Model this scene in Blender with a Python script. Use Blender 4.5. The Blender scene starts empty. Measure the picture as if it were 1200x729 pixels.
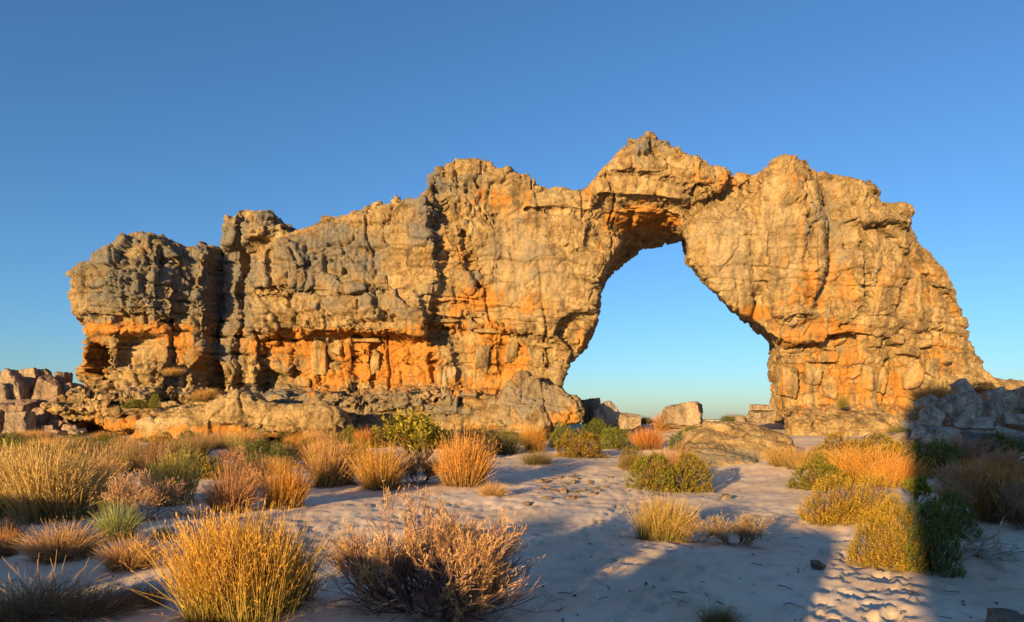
import bpy, math, random
import numpy as np

# ------------------------------------------------------------------ camera, sky, sun, exposure
F, HY, CX, CAMH = 780.0, 488.0, 600.0, 1.7          # photo focal length (px), horizon row, centre column, eye height
SUN_AZ, SUN_EL = math.radians(30), math.radians(7.5)  # light travels 30 deg right of the view axis
sc = bpy.context.scene
COL = sc.collection
cam_d = bpy.data.cameras.new('camera'); cam = bpy.data.objects.new('camera', cam_d); COL.objects.link(cam)
cam.location = (0, 0, CAMH); cam.rotation_euler = (math.radians(90), 0, 0)
cam_d.sensor_width = 36; cam_d.lens = 36 * F / 1200; cam_d.shift_y = (HY - 364.5) / 1200
cam_d.clip_end = 40000; cam_d.clip_start = 0.05
sc.camera = cam
w = bpy.data.worlds.new('World'); sc.world = w; w.use_nodes = True
nt = w.node_tree; bg = nt.nodes['Background']
sky = nt.nodes.new('ShaderNodeTexSky'); sky.sky_type = 'NISHITA'; sky.sun_disc = False
sky.sun_elevation = SUN_EL; sky.sun_rotation = SUN_AZ + math.pi
sky.altitude = 1200; sky.air_density = 1.1; sky.dust_density = 0.9; sky.ozone_density = 4.4
nt.links.new(sky.outputs[0], bg.inputs[0]); bg.inputs[1].default_value = 0.088
sl = bpy.data.lights.new('sun', 'SUN'); sun = bpy.data.objects.new('sun', sl); COL.objects.link(sun)
sl.energy = 4.3; sl.angle = math.radians(0.5); sl.color = (1.0, 0.67, 0.27)
sun.rotation_euler = (math.pi / 2 - SUN_EL, 0, -SUN_AZ)
sun.location = (-30, -50, 20)
sc.view_settings.view_transform = 'Standard'; sc.view_settings.look = 'None'
sc.view_settings.gamma = 1.0; sc.view_settings.exposure = 1.36
sc.render.engine = 'CYCLES'
sc.cycles.use_denoising = True
sc.cycles.max_bounces = 6; sc.cycles.diffuse_bounces = 4; sc.cycles.transparent_max_bounces = 4

rng = np.random.default_rng(7)
random.seed(7)
TAN = math.tan(SUN_EL)

# ------------------------------------------------------------------ numeric helpers
def hash3(ix, iy, iz, seed):
    h = (ix.astype(np.uint32) * np.uint32(374761393)) ^ (iy.astype(np.uint32) * np.uint32(668265263)) ^ (iz.astype(np.uint32) * np.uint32(2246822519)) ^ np.uint32((seed * 3266489917) & 0xffffffff)
    h = (h ^ (h >> np.uint32(15))) * np.uint32(2246822519)
    h = (h ^ (h >> np.uint32(13))) * np.uint32(3266489917)
    return h ^ (h >> np.uint32(16))
GT = np.random.default_rng(1).normal(size=(256, 3)).astype(np.float32); GT /= np.linalg.norm(GT, axis=1)[:, None]
def noise(P, seed=0):
    """gradient noise, about -1..1, P (N,3)"""
    P = np.asarray(P, np.float32); fl = np.floor(P); f = P - fl; i = fl.astype(np.int64).astype(np.int32)
    u = f * f * f * (f * (f * 6 - 15) + 10); out = np.zeros(len(P), np.float32)
    for a in (0, 1):
        wx = u[:, 0] if a else 1 - u[:, 0]
        for b in (0, 1):
            wy = u[:, 1] if b else 1 - u[:, 1]
            for c in (0, 1):
                wz = u[:, 2] if c else 1 - u[:, 2]
                g = GT[hash3(i[:, 0] + a, i[:, 1] + b, i[:, 2] + c, seed) & np.uint32(255)]
                out += wx * wy * wz * (g[:, 0] * (f[:, 0] - a) + g[:, 1] * (f[:, 1] - b) + g[:, 2] * (f[:, 2] - c))
    return out * 1.6
def fbm(P, octv=4, seed=0, gain=0.5, lac=2.03):
    o = 0; a = 1; P = np.asarray(P, np.float32)
    for k in range(octv):
        o = o + a * noise(P, seed + k * 17); P = P * lac; a *= gain
    return o
def worley(P, seed=0):
    P = np.asarray(P, np.float32); fl = np.floor(P); i = fl.astype(np.int32); f = P - fl
    f1 = np.full(len(P), 9, np.float32); f2 = f1.copy(); cid = np.zeros(len(P), np.float32)
    for a in (-1, 0, 1):
        for b in (-1, 0, 1):
            for c in (-1, 0, 1):
                h = hash3(i[:, 0] + a, i[:, 1] + b, i[:, 2] + c, seed)
                jx = (h & np.uint32(1023)) / 1023.; jy = ((h >> np.uint32(10)) & np.uint32(1023)) / 1023.; jz = ((h >> np.uint32(20)) & np.uint32(1023)) / 1023.
                d = (a + jx - f[:, 0]) ** 2 + (b + jy - f[:, 1]) ** 2 + (c + jz - f[:, 2]) ** 2
                m = d < f1
                f2 = np.where(m, f1, np.minimum(f2, d)); f1 = np.where(m, d, f1); cid = np.where(m, ((h >> np.uint32(7)) & np.uint32(1023)) / 1023., cid)
    return np.sqrt(f1), np.sqrt(f2), cid
def chunks(P, seed=0, box=False):
    """fractured faces: every cell is its own tilted plane; returns offset about -1..1 and edge distance"""
    P = np.asarray(P, np.float32); fl = np.floor(P); i = fl.astype(np.int32); f = P - fl; n = len(P)
    f1 = np.full(n, 9, np.float32); f2 = f1.copy(); D = np.zeros((n, 3), np.float32); H = np.zeros(n, np.uint32)
    for a in (-1, 0, 1):
        for b in (-1, 0, 1):
            for c in (-1, 0, 1):
                h = hash3(i[:, 0] + a, i[:, 1] + b, i[:, 2] + c, seed)
                dx = a + (h & np.uint32(1023)) / np.float32(1023) - f[:, 0]; dy = b + ((h >> np.uint32(10)) & np.uint32(1023)) / np.float32(1023) - f[:, 1]; dz = c + ((h >> np.uint32(20)) & np.uint32(1023)) / np.float32(1023) - f[:, 2]
                d = np.maximum(np.maximum(np.abs(dx), np.abs(dy)), np.abs(dz)) ** 2 if box else dx * dx + dy * dy + dz * dz; m = d < f1
                f2 = np.where(m, f1, np.minimum(f2, d)); f1 = np.where(m, d, f1); H = np.where(m, h, H)
                D[m, 0] = dx[m]; D[m, 1] = dy[m]; D[m, 2] = dz[m]
    g = GT[H & np.uint32(255)]; off = ((H >> np.uint32(9)) & np.uint32(1023)) / np.float32(1023) - .5
    return off + (.7 if box else 1.1) * (D * g).sum(1), np.sqrt(f2) - np.sqrt(f1)
def sstep(a, b, x):
    t = np.clip((x - a) / (b - a), 0, 1); return t * t * (3 - 2 * t)
def smax(a, b, k):
    h = np.maximum(k - np.abs(a - b), 0) / k; return np.maximum(a, b) + h * h * k * 0.25
def polysd(poly, X, Z):
    """signed distance to polygon, negative inside"""
    p = np.asarray(poly, float); q = np.roll(p, -1, 0); d = np.full(X.shape, 1e9); ins = np.zeros(X.shape, bool)
    for (ax, az), (bx, bz) in zip(p, q):
        ex, ez = bx - ax, bz - az; l2 = ex * ex + ez * ez + 1e-12
        t = np.clip(((X - ax) * ex + (Z - az) * ez) / l2, 0, 1)
        d = np.minimum(d, (X - ax - t * ex) ** 2 + (Z - az - t * ez) ** 2)
        c = (az > Z) != (bz > Z)
        ins ^= c & (X < ax + (Z - az) * ex / np.where(abs(ez) < 1e-9, 1e-9, ez))
    d = np.sqrt(d); return np.where(ins, -d, d)
def linesd(pts, X, Z):
    d = np.full(X.shape, 1e9)
    for (ax, az), (bx, bz) in zip(pts[:-1], pts[1:]):
        ex, ez = bx - ax, bz - az
        t = np.clip(((X - ax) * ex + (Z - az) * ez) / (ex * ex + ez * ez + 1e-12), 0, 1)
        d = np.minimum(d, (X - ax - t * ex) ** 2 + (Z - az - t * ez) ** 2)
    return np.sqrt(d)
def w2(px, py, d):
    return ((px - CX) / F * d, CAMH - (py - HY) / F * d)
def surface_nets(vol, org, h):
    ins = vol < 0; nx, ny, nz = vol.shape
    cnt = np.zeros((nx - 1, ny - 1, nz - 1), np.int8)
    for a in (0, 1):
        for b in (0, 1):
            for c in (0, 1):
                cnt += ins[a:nx - 1 + a, b:ny - 1 + b, c:nz - 1 + c]
    act = (cnt > 0) & (cnt < 8); idx = np.argwhere(act).astype(np.int32)
    vid = np.full(act.shape, -1, np.int32); vid[act] = np.arange(len(idx))
    acc = np.zeros((len(idx), 3)); n = np.zeros(len(idx))
    corners = [(a, b, c) for a in (0, 1) for b in (0, 1) for c in (0, 1)]
    val = {k: vol[idx[:, 0] + k[0], idx[:, 1] + k[1], idx[:, 2] + k[2]] for k in corners}
    for k in corners:
        for ax in range(3):
            if k[ax] == 0:
                k2 = list(k); k2[ax] = 1; v0 = val[k]; v1 = val[tuple(k2)]
                m = (v0 < 0) != (v1 < 0); t = np.where(m, v0 / np.where(m, v0 - v1, 1), 0)
                p = np.tile(np.array(k, float), (len(idx), 1)); p[:, ax] += t
                acc[m] += p[m]; n[m] += 1
    V = (idx + acc / n[:, None]) * h + np.array(org); faces = []
    for ax in range(3):
        s0 = [slice(None)] * 3; s1 = [slice(None)] * 3; s0[ax] = slice(0, -1); s1[ax] = slice(1, None)
        A = ins[tuple(s0)]; B = ins[tuple(s1)]
        e = np.argwhere(A != B); o1, o2 = [(1, 2), (2, 0), (0, 1)][ax]
        ok = (e[:, o1] > 0) & (e[:, o2] > 0) & (e[:, o1] < vol.shape[o1] - 1) & (e[:, o2] < vol.shape[o2] - 1)
        e = e[ok]; flip = ~A[e[:, 0], e[:, 1], e[:, 2]]
        def g(d1, d2):
            c = e.copy(); c[:, o1] -= d1; c[:, o2] -= d2; return vid[c[:, 0], c[:, 1], c[:, 2]]
        q = np.stack([g(1, 1), g(0, 1), g(0, 0), g(1, 0)], 1)
        q[flip] = q[flip][:, ::-1]; faces.append(q)
    return V, np.concatenate(faces)
def subdivide(V, Q):
    e = np.concatenate([Q[:, [i, (i + 1) % 4]] for i in range(4)]); es = np.sort(e, 1)
    key = es[:, 0].astype(np.int64) * len(V) + es[:, 1]; u, inv = np.unique(key, return_inverse=True)
    ev = (V[u // len(V)] + V[u % len(V)]) / 2; fc = V[Q].mean(1); n0 = len(V); n1 = n0 + len(ev); m = len(Q)
    E = [inv[i * m:(i + 1) * m] + n0 for i in range(4)]; C = np.arange(m) + n1
    return np.concatenate([V, ev, fc]), np.concatenate([np.stack([Q[:, i], E[i], C, E[i - 1]], 1) for i in range(4)])
def normals(V, Q):
    n = np.cross(V[Q[:, 2]] - V[Q[:, 0]], V[Q[:, 3]] - V[Q[:, 1]]); N = np.zeros_like(V)
    for i in range(4):
        for c in range(3):
            N[:, c] += np.bincount(Q[:, i], n[:, c], len(V))
    return N / (np.linalg.norm(N, axis=1)[:, None] + 1e-9)
def relax(V, Q, it=1, f=0.5):
    for _ in range(it):
        S = np.zeros_like(V); n = np.zeros(len(V))
        for i in range(4):
            for j in ((i + 1) % 4, (i + 3) % 4):
                for c in range(3):
                    S[:, c] += np.bincount(Q[:, i], V[Q[:, j], c], len(V))
                n += np.bincount(Q[:, i], minlength=len(V))
        V = V * (1 - f) + f * S / np.maximum(n, 1)[:, None]
    return V
def mesh_from(name, V, faces, mat=None, cols=None, smooth=False):
    """V (n,3), faces (m,k) all the same k; cols {name:(n,3)}"""
    me = bpy.data.meshes.new(name); V = np.asarray(V, np.float32); faces = np.asarray(faces, np.int32); k = faces.shape[1]
    me.vertices.add(len(V)); me.vertices.foreach_set('co', V.ravel())
    me.loops.add(faces.size); me.loops.foreach_set('vertex_index', faces.ravel())
    me.polygons.add(len(faces)); me.polygons.foreach_set('loop_start', np.arange(0, faces.size, k, dtype=np.int32))
    if smooth: me.polygons.foreach_set('use_smooth', np.ones(len(faces), bool))
    for nm, c in (cols or {}).items():
        at = me.attributes.new(nm, 'FLOAT_COLOR', 'POINT'); c4 = np.ones((len(V), 4), np.float32); c4[:, :3] = c
        at.data.foreach_set('color', c4.ravel())
    me.update(calc_edges=True)
    if mat: me.materials.append(mat)
    return me
def add(name, me, parent=None, label=None, cat=None, group=None, kind=None, loc=None, rz=0, scale=None):
    o = bpy.data.objects.new(name, me); COL.objects.link(o)
    if parent: o.parent = parent
    if loc is not None: o.location = loc
    if rz: o.rotation_euler = (0, 0, rz)
    if scale is not None: o.scale = scale
    for k, v in (('label', label), ('category', cat), ('group', group), ('kind', kind)):
        if v: o[k] = v
    return o

# ------------------------------------------------------------------ materials
def new_mat(name):
    m = bpy.data.materials.new(name); m.use_nodes = True; t = m.node_tree
    b = t.nodes['Principled BSDF']; b.inputs['Specular IOR Level'].default_value = 0.2
    return m, t, b
def N_(t, typ, **kw):
    n = t.nodes.new(typ)
    for k, v in kw.items():
        if k.startswith('i_'): n.inputs[k[2:].replace('_', ' ')].default_value = v
        else: setattr(n, k, v)
    return n
def ramp(t, stops):
    r = t.nodes.new('ShaderNodeValToRGB'); e = r.color_ramp.elements
    while len(e) < len(stops): e.new(0.5)
    for q, (p, c) in zip(e, stops):
        q.position = p; q.color = (*c, 1) if len(c) == 3 else c
    return r
def mixc(t, fac, a, b, mode='MIX'):
    m = t.nodes.new('ShaderNodeMix'); m.data_type = 'RGBA'; m.blend_type = mode; m.clamp_factor = True
    for s, v in ((0, fac), (6, a), (7, b)):
        if isinstance(v, (int, float, tuple)): m.inputs[s].default_value = v if s == 0 else (*v, 1)
        else: t.links.new(v, m.inputs[s])
    return m.outputs[2]
def rock_material(name, base, dark, light, orange=(0.50, 0.19, 0.032), use_mask=True, scale=1.0, bump=0.75):
    m, t, b = new_mat(name); L = t.links
    tc = N_(t, 'ShaderNodeTexCoord') if not use_mask else N_(t, 'ShaderNodeNewGeometry')
    co = tc.outputs['Position'] if use_mask else tc.outputs['Object']
    def nz(s, det=8, rough=0.6, stretch=None, dist=0.0):
        n = N_(t, 'ShaderNodeTexNoise'); n.inputs['Scale'].default_value = s * scale; n.inputs['Detail'].default_value = det; n.inputs['Roughness'].default_value = rough
        n.inputs['Distortion'].default_value = dist
        if stretch:
            mp = N_(t, 'ShaderNodeMapping'); mp.inputs['Scale'].default_value = stretch; L.new(co, mp.inputs[0]); L.new(mp.outputs[0], n.inputs[0])
        else: L.new(co, n.inputs[0])
        return n.outputs[0]
    big = nz(0.35, 6); med = nz(1.0, 8, 0.68, dist=0.8); fine = nz(9, 6, 0.75); streak = nz(1.2, 6, 0.6, (1.6, 1.6, 0.22)); spk = nz(28, 3, 0.6)
    c0 = ramp(t, [(0.37, dark), (0.5, base), (0.64, light)]); L.new(med, c0.inputs[0])
    c1 = ramp(t, [(0.34, (0.50, 0.50, 0.53)), (0.46, (0.92, 0.91, 0.90)), (0.64, (1.14, 1.09, 1.02))]); L.new(streak, c1.inputs[0])
    col = mixc(t, 0.75, c0.outputs[0], c1.outputs[0], 'MULTIPLY')
    c2 = ramp(t, [(0.36, (0.50, 0.47, 0.44)), (0.5, (1, 1, 1)), (0.68, (1.2, 1.16, 1.1))]); L.new(fine, c2.inputs[0])
    col = mixc(t, 0.8, col, c2.outputs[0], 'MULTIPLY')
    if use_mask:
        at = N_(t, 'ShaderNodeAttribute', attribute_name='mask'); sep = N_(t, 'ShaderNodeSeparateColor'); L.new(at.outputs['Color'], sep.inputs[0])
        # grey lichen patina
        gp = N_(t, 'ShaderNodeMath', operation='MULTIPLY_ADD'); L.new(med, gp.inputs[0]); gp.inputs[1].default_value = 1.6; gp.inputs[2].default_value = -0.85
        gq = N_(t, 'ShaderNodeMath', operation='ADD'); L.new(gp.outputs[0], gq.inputs[0]); L.new(sep.outputs[1], gq.inputs[1])
        gr = ramp(t, [(0.25, (0, 0, 0)), (0.7, (1, 1, 1))]); L.new(gq.outputs[0], gr.inputs[0])
        greyc = mixc(t, fine, (0.10, 0.094, 0.086), (0.25, 0.225, 0.195))
        col = mixc(t, gr.outputs[0], col, greyc)
        # iron-oxide stains
        op = N_(t, 'ShaderNodeMath', operation='MULTIPLY_ADD'); L.new(streak, op.inputs[0]); op.inputs[1].default_value = 2.4; op.inputs[2].default_value = -1.48
        op2 = N_(t, 'ShaderNodeMath', operation='MULTIPLY_ADD'); L.new(fine, op2.inputs[0]); op2.inputs[1].default_value = 1.1; L.new(op.outputs[0], op2.inputs[2])
        op3 = N_(t, 'ShaderNodeMath', operation='ADD'); L.new(op2.outputs[0], op3.inputs[0]); L.new(sep.outputs[0], op3.inputs[1])
        orr = ramp(t, [(0.55, (0, 0, 0)), (1.0, (.85, .85, .85))]); L.new(op3.outputs[0], orr.inputs[0])
        oc = mixc(t, med, tuple(x * 0.75 for x in orange), (orange[0] * 1.15, orange[1] * 1.35, orange[2] * 1.4))
        col = mixc(t, orr.outputs[0], col, oc)
        # pale smooth drape
        pr = ramp(t, [(0.3, (0, 0, 0)), (0.9, (0.8, 0.8, 0.8))]); L.new(sep.outputs[2], pr.inputs[0])
        col = mixc(t, pr.outputs[0], col, mixc(t, streak, (0.33, 0.265, 0.175), (0.52, 0.42, 0.29)))
    cs = ramp(t, [(0.33, (0.45, 0.44, 0.42)), (0.42, (1, 1, 1))]); L.new(spk, cs.inputs[0])
    col = mixc(t, 0.5, col, cs.outputs[0], 'MULTIPLY')
    L.new(col, b.inputs['Base Color']); b.inputs['Roughness'].default_value = 0.92
    hb = N_(t, 'ShaderNodeMath', operation='MULTIPLY_ADD'); L.new(spk, hb.inputs[0]); hb.inputs[1].default_value = 0.35; L.new(fine, hb.inputs[2])
    vo = N_(t, 'ShaderNodeTexVoronoi'); vo.inputs['Scale'].default_value = 5.5 * scale; L.new(co, vo.inputs[0])              # small solution pits
    pit = ramp(t, [(0.08, (0, 0, 0)), (0.34, (1, 1, 1))]); L.new(vo.outputs['Distance'], pit.inputs[0])
    hp = N_(t, 'ShaderNodeMath', operation='MULTIPLY_ADD'); L.new(pit.outputs[0], hp.inputs[0]); hp.inputs[1].default_value = 0.28; L.new(hb.outputs[0], hp.inputs[2])
    hm = N_(t, 'ShaderNodeMath', operation='MULTIPLY_ADD'); L.new(nz(3.4, 5, 0.7), hm.inputs[0]); hm.inputs[1].default_value = 0.4; L.new(hp.outputs[0], hm.inputs[2])
    bp = N_(t, 'ShaderNodeBump'); bp.inputs['Strength'].default_value = bump; bp.inputs['Distance'].default_value = 0.17 / scale
    L.new(hm.outputs[0], bp.inputs['Height']); L.new(bp.outputs[0], b.inputs['Normal'])
    return m
M_ROCK = rock_material('sandstone', (0.355, 0.245, 0.12), (0.18, 0.122, 0.065), (0.50, 0.375, 0.205))
M_BOULDER = rock_material('boulder_stone', (0.36, 0.27, 0.19), (0.20, 0.16, 0.12), (0.46, 0.37, 0.27), use_mask=False, scale=1.0)
M_PINK = rock_material('pink_boulder_stone', (0.34, 0.235, 0.17), (0.17, 0.125, 0.095), (0.46, 0.34, 0.25), use_mask=False)
M_GREY = rock_material('grey_boulder_stone', (0.44, 0.40, 0.345), (0.20, 0.185, 0.165), (0.58, 0.53, 0.46), use_mask=False)
def sand_material():
    m, t, b = new_mat('pale_sand'); L = t.links
    g = N_(t, 'ShaderNodeNewGeometry')
    def nz(s, det=6, rough=0.6):
        n = N_(t, 'ShaderNodeTexNoise'); n.inputs['Scale'].default_value = s; n.inputs['Detail'].default_value = det; n.inputs['Roughness'].default_value = rough
        L.new(g.outputs['Position'], n.inputs[0]); return n.outputs[0]
    a = nz(0.5, 7, 0.65); d = nz(3.5, 8, 0.7); f = nz(60, 4, 0.7); s = nz(190, 2, 0.5)
    c0 = ramp(t, [(0.3, (0.66, 0.465, 0.31)), (0.5, (0.81, 0.615, 0.435)), (0.7, (0.86, 0.71, 0.55))]); L.new(a, c0.inputs[0])
    c1 = ramp(t, [(0.3, (0.72, 0.68, 0.64)), (0.48, (1, 1, 1)), (0.7, (1.08, 1.08, 1.08))]); L.new(d, c1.inputs[0])
    col = mixc(t, 0.9, c0.outputs[0], c1.outputs[0], 'MULTIPLY')
    c2 = ramp(t, [(0.3, (0.6, 0.56, 0.52)), (0.42, (1, 1, 1))]); L.new(f, c2.inputs[0])
    col = mixc(t, 0.6, col, c2.outputs[0], 'MULTIPLY')
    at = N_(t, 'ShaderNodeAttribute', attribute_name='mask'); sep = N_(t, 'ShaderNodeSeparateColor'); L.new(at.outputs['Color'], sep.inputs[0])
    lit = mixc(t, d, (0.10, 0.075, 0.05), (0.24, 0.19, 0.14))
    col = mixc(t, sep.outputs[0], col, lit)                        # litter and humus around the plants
    L.new(col, b.inputs['Base Color']); b.inputs['Roughness'].default_value = 0.95
    hs = N_(t, 'ShaderNodeMath', operation='MULTIPLY_ADD'); L.new(s, hs.inputs[0]); hs.inputs[1].default_value = 0.3; L.new(f, hs.inputs[2])
    bp = N_(t, 'ShaderNodeBump'); bp.inputs['Strength'].default_value = 0.6; bp.inputs['Distance'].default_value = 0.02
    L.new(hs.outputs[0], bp.inputs['Height']); L.new(bp.outputs[0], b.inputs['Normal'])
    return m
M_SAND = sand_material()
def plant_material(name, transl=0.3, rough=0.7):
    m, t, b = new_mat(name); L = t.links
    at = N_(t, 'ShaderNodeAttribute', attribute_name='Col'); oi = N_(t, 'ShaderNodeObjectInfo')
    col = mixc(t, 1.0, at.outputs['Color'], oi.outputs['Color'], 'MULTIPLY')
    L.new(col, b.inputs['Base Color']); b.inputs['Roughness'].default_value = rough
    tr = N_(t, 'ShaderNodeBsdfTranslucent'); L.new(col, tr.inputs[0])
    mx = N_(t, 'ShaderNodeMixShader'); mx.inputs[0].default_value = transl
    L.new(b.outputs[0], mx.inputs[1]); L.new(tr.outputs[0], mx.inputs[2]); L.new(mx.outputs[0], t.nodes['Material Output'].inputs[0])
    return m
M_LEAF = plant_material('foliage', 0.25)
M_STEM = plant_material('dry_stem', 0.08, 0.85)

# ------------------------------------------------------------------ terrain
def ground_base(x, y):
    x = np.asarray(x, float); y = np.asarray(y, float); r = np.hypot(x, y)
    z = 0.45 * sstep(16, 38, y) + 0.55 * sstep(38, 47, y) + 0.25 * sstep(5, 11, x) * sstep(4, 9, y)
    z = z + 0.35 * sstep(-16, -24, x) * sstep(20, 34, y)
    p = np.stack([x.ravel() * .16, y.ravel() * .16, 0 * x.ravel() + 3.3], 1)
    z = z + (0.13 * noise(p, 5) + 0.05 * noise(p * 3.1, 6)).reshape(x.shape) * sstep(1, 5, r)
    z = z - 0.30 * np.maximum(y - 54, 0) ** 1.0 * sstep(54, 80, y) - 0.16 * np.maximum(r - 90, 0) * (y <= 54) * sstep(90, 150, r)
    return np.maximum(z, -420)
def gz(x, y): return float(ground_base(np.array([x]), np.array([y]))[0])
def on_ground(px, py):
    """where the view ray through a photo pixel meets the terrain"""
    d = np.geomspace(3, 60, 500); x, z = w2(px, py, d); hit = z <= ground_base(x, d)
    i = int(np.argmax(hit)) if hit.any() else 499
    return float(x[i]), float(d[i])

# ------------------------------------------------------------------ rock bodies
def rock_detail(V, Q, px, pz, R, blocky, flute, strata, seed=0, amp=1.0):
    """weathering relief along the surface normals; R rough 0..1, blocky 0..1, flute 0..1, strata 0..1 per vertex"""
    N = normals(V, Q)
    P = V + 0.35 * np.stack([noise(V * .45 + 7, seed + 1), noise(V * .45 + 31, seed + 2), noise(V * .45 + 53, seed + 3)], 1)
    d = 0.30 * fbm(P * 0.30, 2, seed + 10) * (0.5 + 0.5 * R)
    # bedding: per-layer offset with recessed joints
    zz = P[:, 2] + 0.05 * P[:, 0] + 0.25 * noise(P * .25, seed + 20)
    edges = np.cumsum(np.random.default_rng(seed + 5).uniform(0.45, 1.9, 60)) - 4
    k = np.searchsorted(edges, zz); off = np.random.default_rng(seed + 6).uniform(-1, 1, 80)[k % 80]
    near = np.minimum(np.abs(zz - edges[np.clip(k, 0, 59)]), np.abs(zz - edges[np.clip(k - 1, 0, 59)]))
    d += strata * (0.17 * off - 0.30 * sstep(-.5, .1, noise(P * .35 + 90, seed + 21)) * np.exp(-(near / 0.065) ** 2))
    # joints / blocks
    f1, f2, cid = worley(P * np.array([.75, .75, 1.05]), seed + 30)
    d += blocky * (0.30 * (cid - 0.5) - 0.22 * np.exp(-((f2 - f1) / 0.055) ** 2))
    f1, f2, cid = worley(P * np.array([.38, .38, .30]) + 9, seed + 31)
    gate = sstep(.0, .5, noise(P * .5 + 70, seed + 32))
    d += (0.5 + 0.5 * R) * 0.30 * (cid - 0.5) - .22 * gate * np.exp(-((f2 - f1) / 0.03) ** 2)
    # vertical fluting
    d += flute * 0.16 * fbm(P * np.array([.9, .9, .14]), 3, seed + 40)
    N2 = N
    V = V + N2 * (d * amp)[:, None]
    # fractured chunks, knobs with sharp creases and pockets on the rough faces
    Pw = P + 0.16 * np.stack([noise(V * 1.6 + 5, seed + 4), noise(V * 1.6 + 25, seed + 5), noise(V * 1.6 + 45, seed + 6)], 1)
    An = np.array([1, 1, .8]); lowR = .19 + .81 * R - .09 * flute * (1 - R); jt = 1 - .6 * flute
    o1, e1 = chunks((P * .6 + V * .4) * np.array([.55, .55, .8]), seed + 80, True); o2, e2 = chunks((P * .6 + V * .4) * np.array([1.35, 1.35, 1.9]) + 5, seed + 81, True); o3, e3 = chunks(Pw * np.array([3.6, 3.6, 4.6]) + 9, seed + 82)
    g2 = .18 + .82 * sstep(-.12, .30, noise(P * np.array([.28, .28, .4]) + 60, seed + 83))        # slab faces alternate with broken ground
    t = lowR * (.50 * o1 - .26 * np.exp(-(e1 / .05) ** 2)) + lowR * g2 * (.24 * o2 - .12 * np.exp(-(e2 / .07) ** 2)) + (.15 + .85 * R * (.4 + .6 * g2)) * .11 * o3
    # long joints: near-vertical fissures and thin bedding cracks
    xj = P[:, 0] + .10 * P[:, 2] + .35 * noise(V * .4 + 3, seed + 84); ej = np.cumsum(np.random.default_rng(seed + 8).uniform(1.3, 4.6, 40)) - 32
    nj = np.min(np.abs(xj[:, None] - ej[None, :]), 1) if len(V) < 60000 else np.minimum(np.abs(xj - ej[np.clip(np.searchsorted(ej, xj), 0, 39)]), np.abs(xj - ej[np.clip(np.searchsorted(ej, xj) - 1, 0, 39)]))
    t -= .34 * jt * sstep(-.15, .25, noise(P * np.array([.3, .3, .18]) + 15, seed + 85)) * np.exp(-(nj / .065) ** 2)
    zj = V[:, 2] + .04 * V[:, 0] + .18 * noise(V * .3 + 8, seed + 86); eb = np.cumsum(np.random.default_rng(seed + 9).uniform(.7, 2.4, 40)) - 4; kb = np.searchsorted(eb, zj)
    nb = np.minimum(np.abs(zj - eb[np.clip(kb, 0, 39)]), np.abs(zj - eb[np.clip(kb - 1, 0, 39)]))
    t -= .26 * jt * sstep(-.1, .3, noise(P * np.array([.16, .16, .5]) + 25, seed + 87)) * np.exp(-(nb / .055) ** 2)
    kn = np.abs(noise(Pw * 0.9 * An, seed + 52)) + .5 * np.abs(noise(Pw * 2.1 * An, seed + 53)) + .28 * np.abs(noise(Pw * 4.6 * An, seed + 54))
    t += R * g2 * 0.24 * (kn - 0.5)
    t -= R * g2 * 0.20 * sstep(.15, .6, noise(Pw * 1.4 * An + 11, seed + 55)) + R * g2 * .20 * sstep(.2, .5, noise(Pw * 2.9 * An + 11, seed + 56))
    sm = 1 - R
    t += sm * 0.06 * (np.abs(fbm(Pw * 1.0, 3, seed + 60)) - .3) + 0.05 * fbm(Pw * 3.0, 2, seed + 62) - 0.055 * np.abs(noise(V * 4.1, seed + 61)) * (.5 + R) - .04 * np.abs(noise(V * 8.3, seed + 63)) * (.4 + R)
    # scattered solution holes on the smoother faces
    f1, f2, cid = worley(Pw * np.array([1.2, 1.2, 1.0]) + 17, seed + 70)
    t -= 0.4 * (cid > 0.8) * sstep(0.27, 0.05, f1) * (0.45 + 0.5 * R)
    return V + N * (t * amp)[:, None], o1, o2
def ell(lst, px, pz):
    o = np.zeros(len(px))
    for cx, cy, rx, ry, a in lst:
        o = np.maximum(o, a * np.exp(-(((px - cx) / rx) ** 2 + ((pz - cy) / ry) ** 2) ** 1.3))
    return o
def to_px(V):
    return CX + V[:, 0] / V[:, 1] * F, HY - (V[:, 2] - CAMH) / V[:, 1] * F

# outlines are photo pixels; every outline is put at its own distance below
SKY = [(60, 560), (77, 466), (78, 417), (83, 396), (72, 347), (79, 321), (90, 306), (116, 292), (138, 282), (150, 274), (171, 272), (202, 278), (222, 277),
       (241, 281), (247, 291), (252, 284), (257, 265), (266, 248), (303, 249), (322, 252), (330, 266), (345, 264), (372, 262), (387, 251), (410, 243), (434, 236),
       (455, 232), (468, 226), (480, 234), (489, 228), (505, 208), (514, 195), (530, 186), (557, 188), (584, 198), (595, 191), (612, 199), (628, 205), (632, 214), (653, 217),
       (676, 221), (691, 217), (701, 202), (714, 187), (733, 174), (748, 160), (759, 154), (768, 160), (778, 171), (809, 190), (828, 199), (840, 196),
       (851, 205), (867, 198), (890, 201), (901, 190), (912, 182), (923, 177), (941, 180), (967, 186), (993, 200), (1029, 212), (1037, 233), (1066, 242),
       (1072, 256), (1087, 288), (1112, 312), (1134, 341), (1139, 363), (1149, 400), (1168, 419), (1175, 436), (1200, 444), (1260, 462), (1330, 492), (1390, 520), (1400, 560)]
OPEN_BACK = [(640, 560), (660, 450), (661, 436), (670, 424), (684, 415), (696, 391), (703, 355), (711, 328), (736, 305), (759, 290), (778, 284), (803, 277),
             (806, 305), (824, 324), (840, 340), (855, 359), (870, 368), (884, 377), (896, 390), (909, 401), (913, 442), (921, 494), (932, 560)]
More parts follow.
